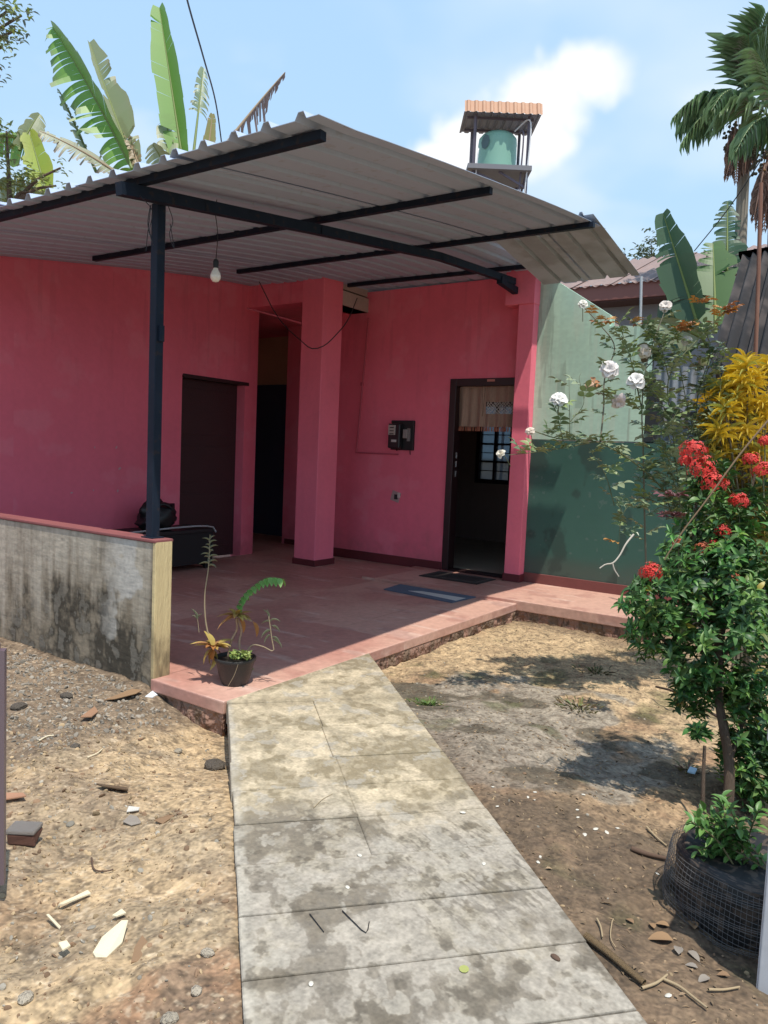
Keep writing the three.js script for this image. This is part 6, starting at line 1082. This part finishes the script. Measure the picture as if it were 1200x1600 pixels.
  for (const [px, py, r] of [[913, 1307, 7], [931, 1295, 6], [948, 1303, 6], [903, 1275, 4], [911, 1248, 4], [902, 1264, 4], [825, 1245, 4], [836, 1240, 4], [777, 1262, 4], [841, 1348, 5], [844, 1338, 4], [725, 1270, 5], [1044, 1560, 8], [770, 1228, 3], [835, 1250, 3], [965, 1298, 4], [1027, 1366, 4]]) { const p = put(px, py, 0.22), g = new THREE.SphereGeometry(1, 10, 6, 0, 6.283, 0, 1.6); const k = 0.8 * r * dep(p) / FOC; for (let i = 0, q = g.attributes.position; i < q.count; i++) { const f = 0.6 + 0.8 * fbm(q.getX(i) * 2 + px, q.getZ(i) * 2 + py, 2, 9); q.setXYZ(i, q.getX(i) * f, q.getY(i), q.getZ(i) * f); } g.scale(k, k * 0.3, k * 0.7); g.rotateY(px); g.rotateZ((hash(px, py, 5) - 0.5) * 0.6); g.translate(p.x, p.y + 0.002, p.z); one('shell_fragment', g, shell, 'small white shell fragment lying on the brown soil right of the path', 'shell', 'white shell fragments on the soil'); }
  for (const [px, py, r] of [[723, 1270, 5], [543, 1387, 5], [562, 1337, 5], [486, 1538, 6], [756, 1350, 5]]) { const p = onY(px, py, 0.301), g = new THREE.SphereGeometry(1, 8, 5, 0, 6.283, 0, 1.6); const k = r * dep(p) / FOC; g.scale(k, k * 0.3, k * 0.7); g.rotateY(px); g.translate(p.x, 0.3025, p.z); one('white_crumb', g, shell, 'white crumb lying on the concrete path', 'crumb', 'white crumbs on the path'); }
  // sticks
  const stick = (pts, r, m, label, name = 'twig', lift = 0.008) => one(name, taper(pts.map(([x, y]) => { const p = put(x, y, 0.22); p.y += lift; return p; }), r, r * 0.7, 14, 7), m, label, 'twig');
  const dryM = mat([0.33, 0.25, 0.15], { roughness: 0.9 }), darkW = mat([0.10, 0.06, 0.04], { roughness: 0.9 });
  stick([[915, 1470], [945, 1497], [975, 1522], [1006, 1546]], 0.011, mat([0.30, 0.2, 0.10], { roughness: 0.85, bumpMap: rp(grain, 8), bumpScale: 0.004 }), 'tan bamboo stick lying along the right edge of the path', 'bamboo_stick', 0.014);
  stick([[986, 1328], [1010, 1337], [1040, 1350]], 0.009, darkW, 'dark brown stick pointing at the wire basket');
  stick([[1010, 1296], [1025, 1310], [1042, 1324]], 0.004, dryM, 'thin dry twig above the dark brown stick');
  stick([[1002, 1550], [1025, 1543], [1042, 1530]], 0.004, dryM, 'dry curved stalk at the end of the bamboo stick');
  stick([[1036, 1536], [1060, 1548], [1085, 1570], [1104, 1590]], 0.004, dryM, 'long dry vine stalk near the bottom of the soil');
  stick([[1106, 1555], [1130, 1556], [1155, 1552]], 0.0035, dryM, 'dry stalk lying before the gate post');
  stick([[932, 1446], [938, 1458], [941, 1470]], 0.003, dryM, 'short upright dry stalk by the path edge');
  stick([[958, 1440], [955, 1455], [954, 1472], [962, 1488]], 0.002, dryM, 'thin bent straw by the bamboo stick');
  stick([[143, 1345], [148, 1362], [168, 1368], [177, 1366]], 0.003, darkW, 'dark bent twig on the reddish soil');
  stick([[136, 1186], [152, 1181], [160, 1176]], 0.003, woodW, 'short pale stick on the rim of the darker strip');
  stick([[60, 1162], [75, 1152], [84, 1148]], 0.004, woodW, 'pale stub of wood near the left border');
  const on = (pts, r, m, label) => one('twig', taper(pts.map(([x, y]) => onY(x, y, 0.3035)), r, r * 0.7, 10, 5), m, label, 'twig');
  on([[484, 1428], [495, 1442], [506, 1456]], 0.0016, M.wire, 'straight black twig on the path');
  on([[535, 1423], [552, 1440], [572, 1457], [577, 1440]], 0.0018, M.wire, 'hooked black twig on the path');
  on([[490, 1262], [505, 1248], [520, 1240]], 0.0014, dryM, 'pale straw on the mossy part of the path');
  { const p = onY(868, 1496, 0.303), g = new THREE.SphereGeometry(0.011, 10, 8); g.scale(1.3, 0.5, 0.7); g.rotateY(-0.3); g.translate(p.x, p.y, p.z); one('seed_pod', g, darkW, 'small dark seed pod on the lower path', 'seed pod'); const q = onY(725, 1515, 0.3022), h = new THREE.CircleGeometry(0.012, 9); h.rotateX(-Math.PI / 2 + 0.1); h.translate(q.x, q.y + 0.002, q.z); one('fallen_leaf', h, mat([0.3, 0.32, 0.1]), 'tiny yellow green leaf on the lower path', 'leaf'); }
  { const p = put(905, 1180, 0.2); void p; }
  // fallen leaves and flaky soil near the basket
  for (const [px, py, w, label] of [[1046, 1452, 11, 'round tan leaf nearest the basket'], [1022, 1456, 9, 'dry leaf left of the basket foot'], [1052, 1475, 20, 'large grey leaf flat on the soil before the basket'], [1075, 1490, 12, 'curled dark leaf before the basket'], [1085, 1460, 14, 'pale leaf touching the basket'], [1060, 1500, 13, 'brown leaf between stick and basket'], [1108, 1540, 12, 'flat dry leaf before the gate post'], [1090, 1520, 10, 'small brown leaf under the basket'], [1140, 1535, 10, 'crinkled leaf at the foot of the basket'], [990, 1448, 8, 'tiny dry leaf near the straw']]) {
    const p = put(px, py, 0.21), k = 2 * w * dep(p) / FOC, g = G1.clone().applyMatrix4(aim(p.clone().add(V(0, 0.006, 0)), V(Math.cos(px), 0.12, Math.sin(px)), UPV, k, k * 0.55)); one('dead_leaf', g, [leafB, leafG, barkB][px % 3], label, 'leaf');
  }
  // weeds
  const weed = (px, py, n, s, label, col) => { const p = put(px, py, 0.22), t = thing('weed', label, 'weed', p), l = []; for (let i = 0; i < n; i++) { const a = R() * 6.28, q = R() * s; l.push([aim(p.clone().add(V(Math.cos(a) * q, 0, Math.sin(a) * q)), V(Math.cos(a) * 0.8, 0.3 + R() * 0.9, Math.sin(a) * 0.8), UPV, 0.02 + R() * 0.03, 0.006 + R() * 0.006), lin(...col.map((c) => c * (0.7 + R() * 0.6)))]); } leafMass(t, 'leaves', G1, leafMat([1, 1, 1]), l); };
  weed(668, 1102, 70, 0.09, 'low green weed on the concrete screed beside the path', [0.10, 0.16, 0.035]);
  weed(905, 1106, 80, 0.12, 'sparse dry grass tuft where screed meets sand', [0.15, 0.14, 0.05]);
  weed(930, 1047, 60, 0.13, 'flat olive weed in the bright sand', [0.11, 0.12, 0.04]);
  weed(1075, 1205, 30, 0.05, 'spindly dry weed by the stems behind the basket', [0.2, 0.15, 0.08]);
  // fine dry litter right
  const l = []; for (let i = 0; i < 900; i++) { const x = -1.6 + R() * 1.6, z = -3.6 + R() * 2.0, [s, p] = sp(x, z); if (p < WKW + 0.02) continue; const y = groundY(x, z) + 0.003, k = 0.5 + R(); l.push([aim(V(x, y, z), V(R() - 0.5, (R() - 0.5) * 0.3, R() - 0.5), UPV, 0.01 + 0.03 * R() * R(), 0.003 + R() * 0.008), lin(0.2 * k, 0.14 * k, 0.085 * k)]); }
  const holder = new THREE.InstancedMesh(GS, mat([1, 1, 1], { roughness: 0.95 }), l.length); l.forEach(([m, c], i) => { holder.setMatrixAt(i, m); holder.setColorAt(i, c); }); holder.name = 'leaf_litter'; holder.userData = { kind: 'stuff', label: 'fine dry leaf litter scattered on the soil right of the path', category: 'leaf litter' }; shade(holder); scene.add(holder);
}
renderer.render(scene, camera);
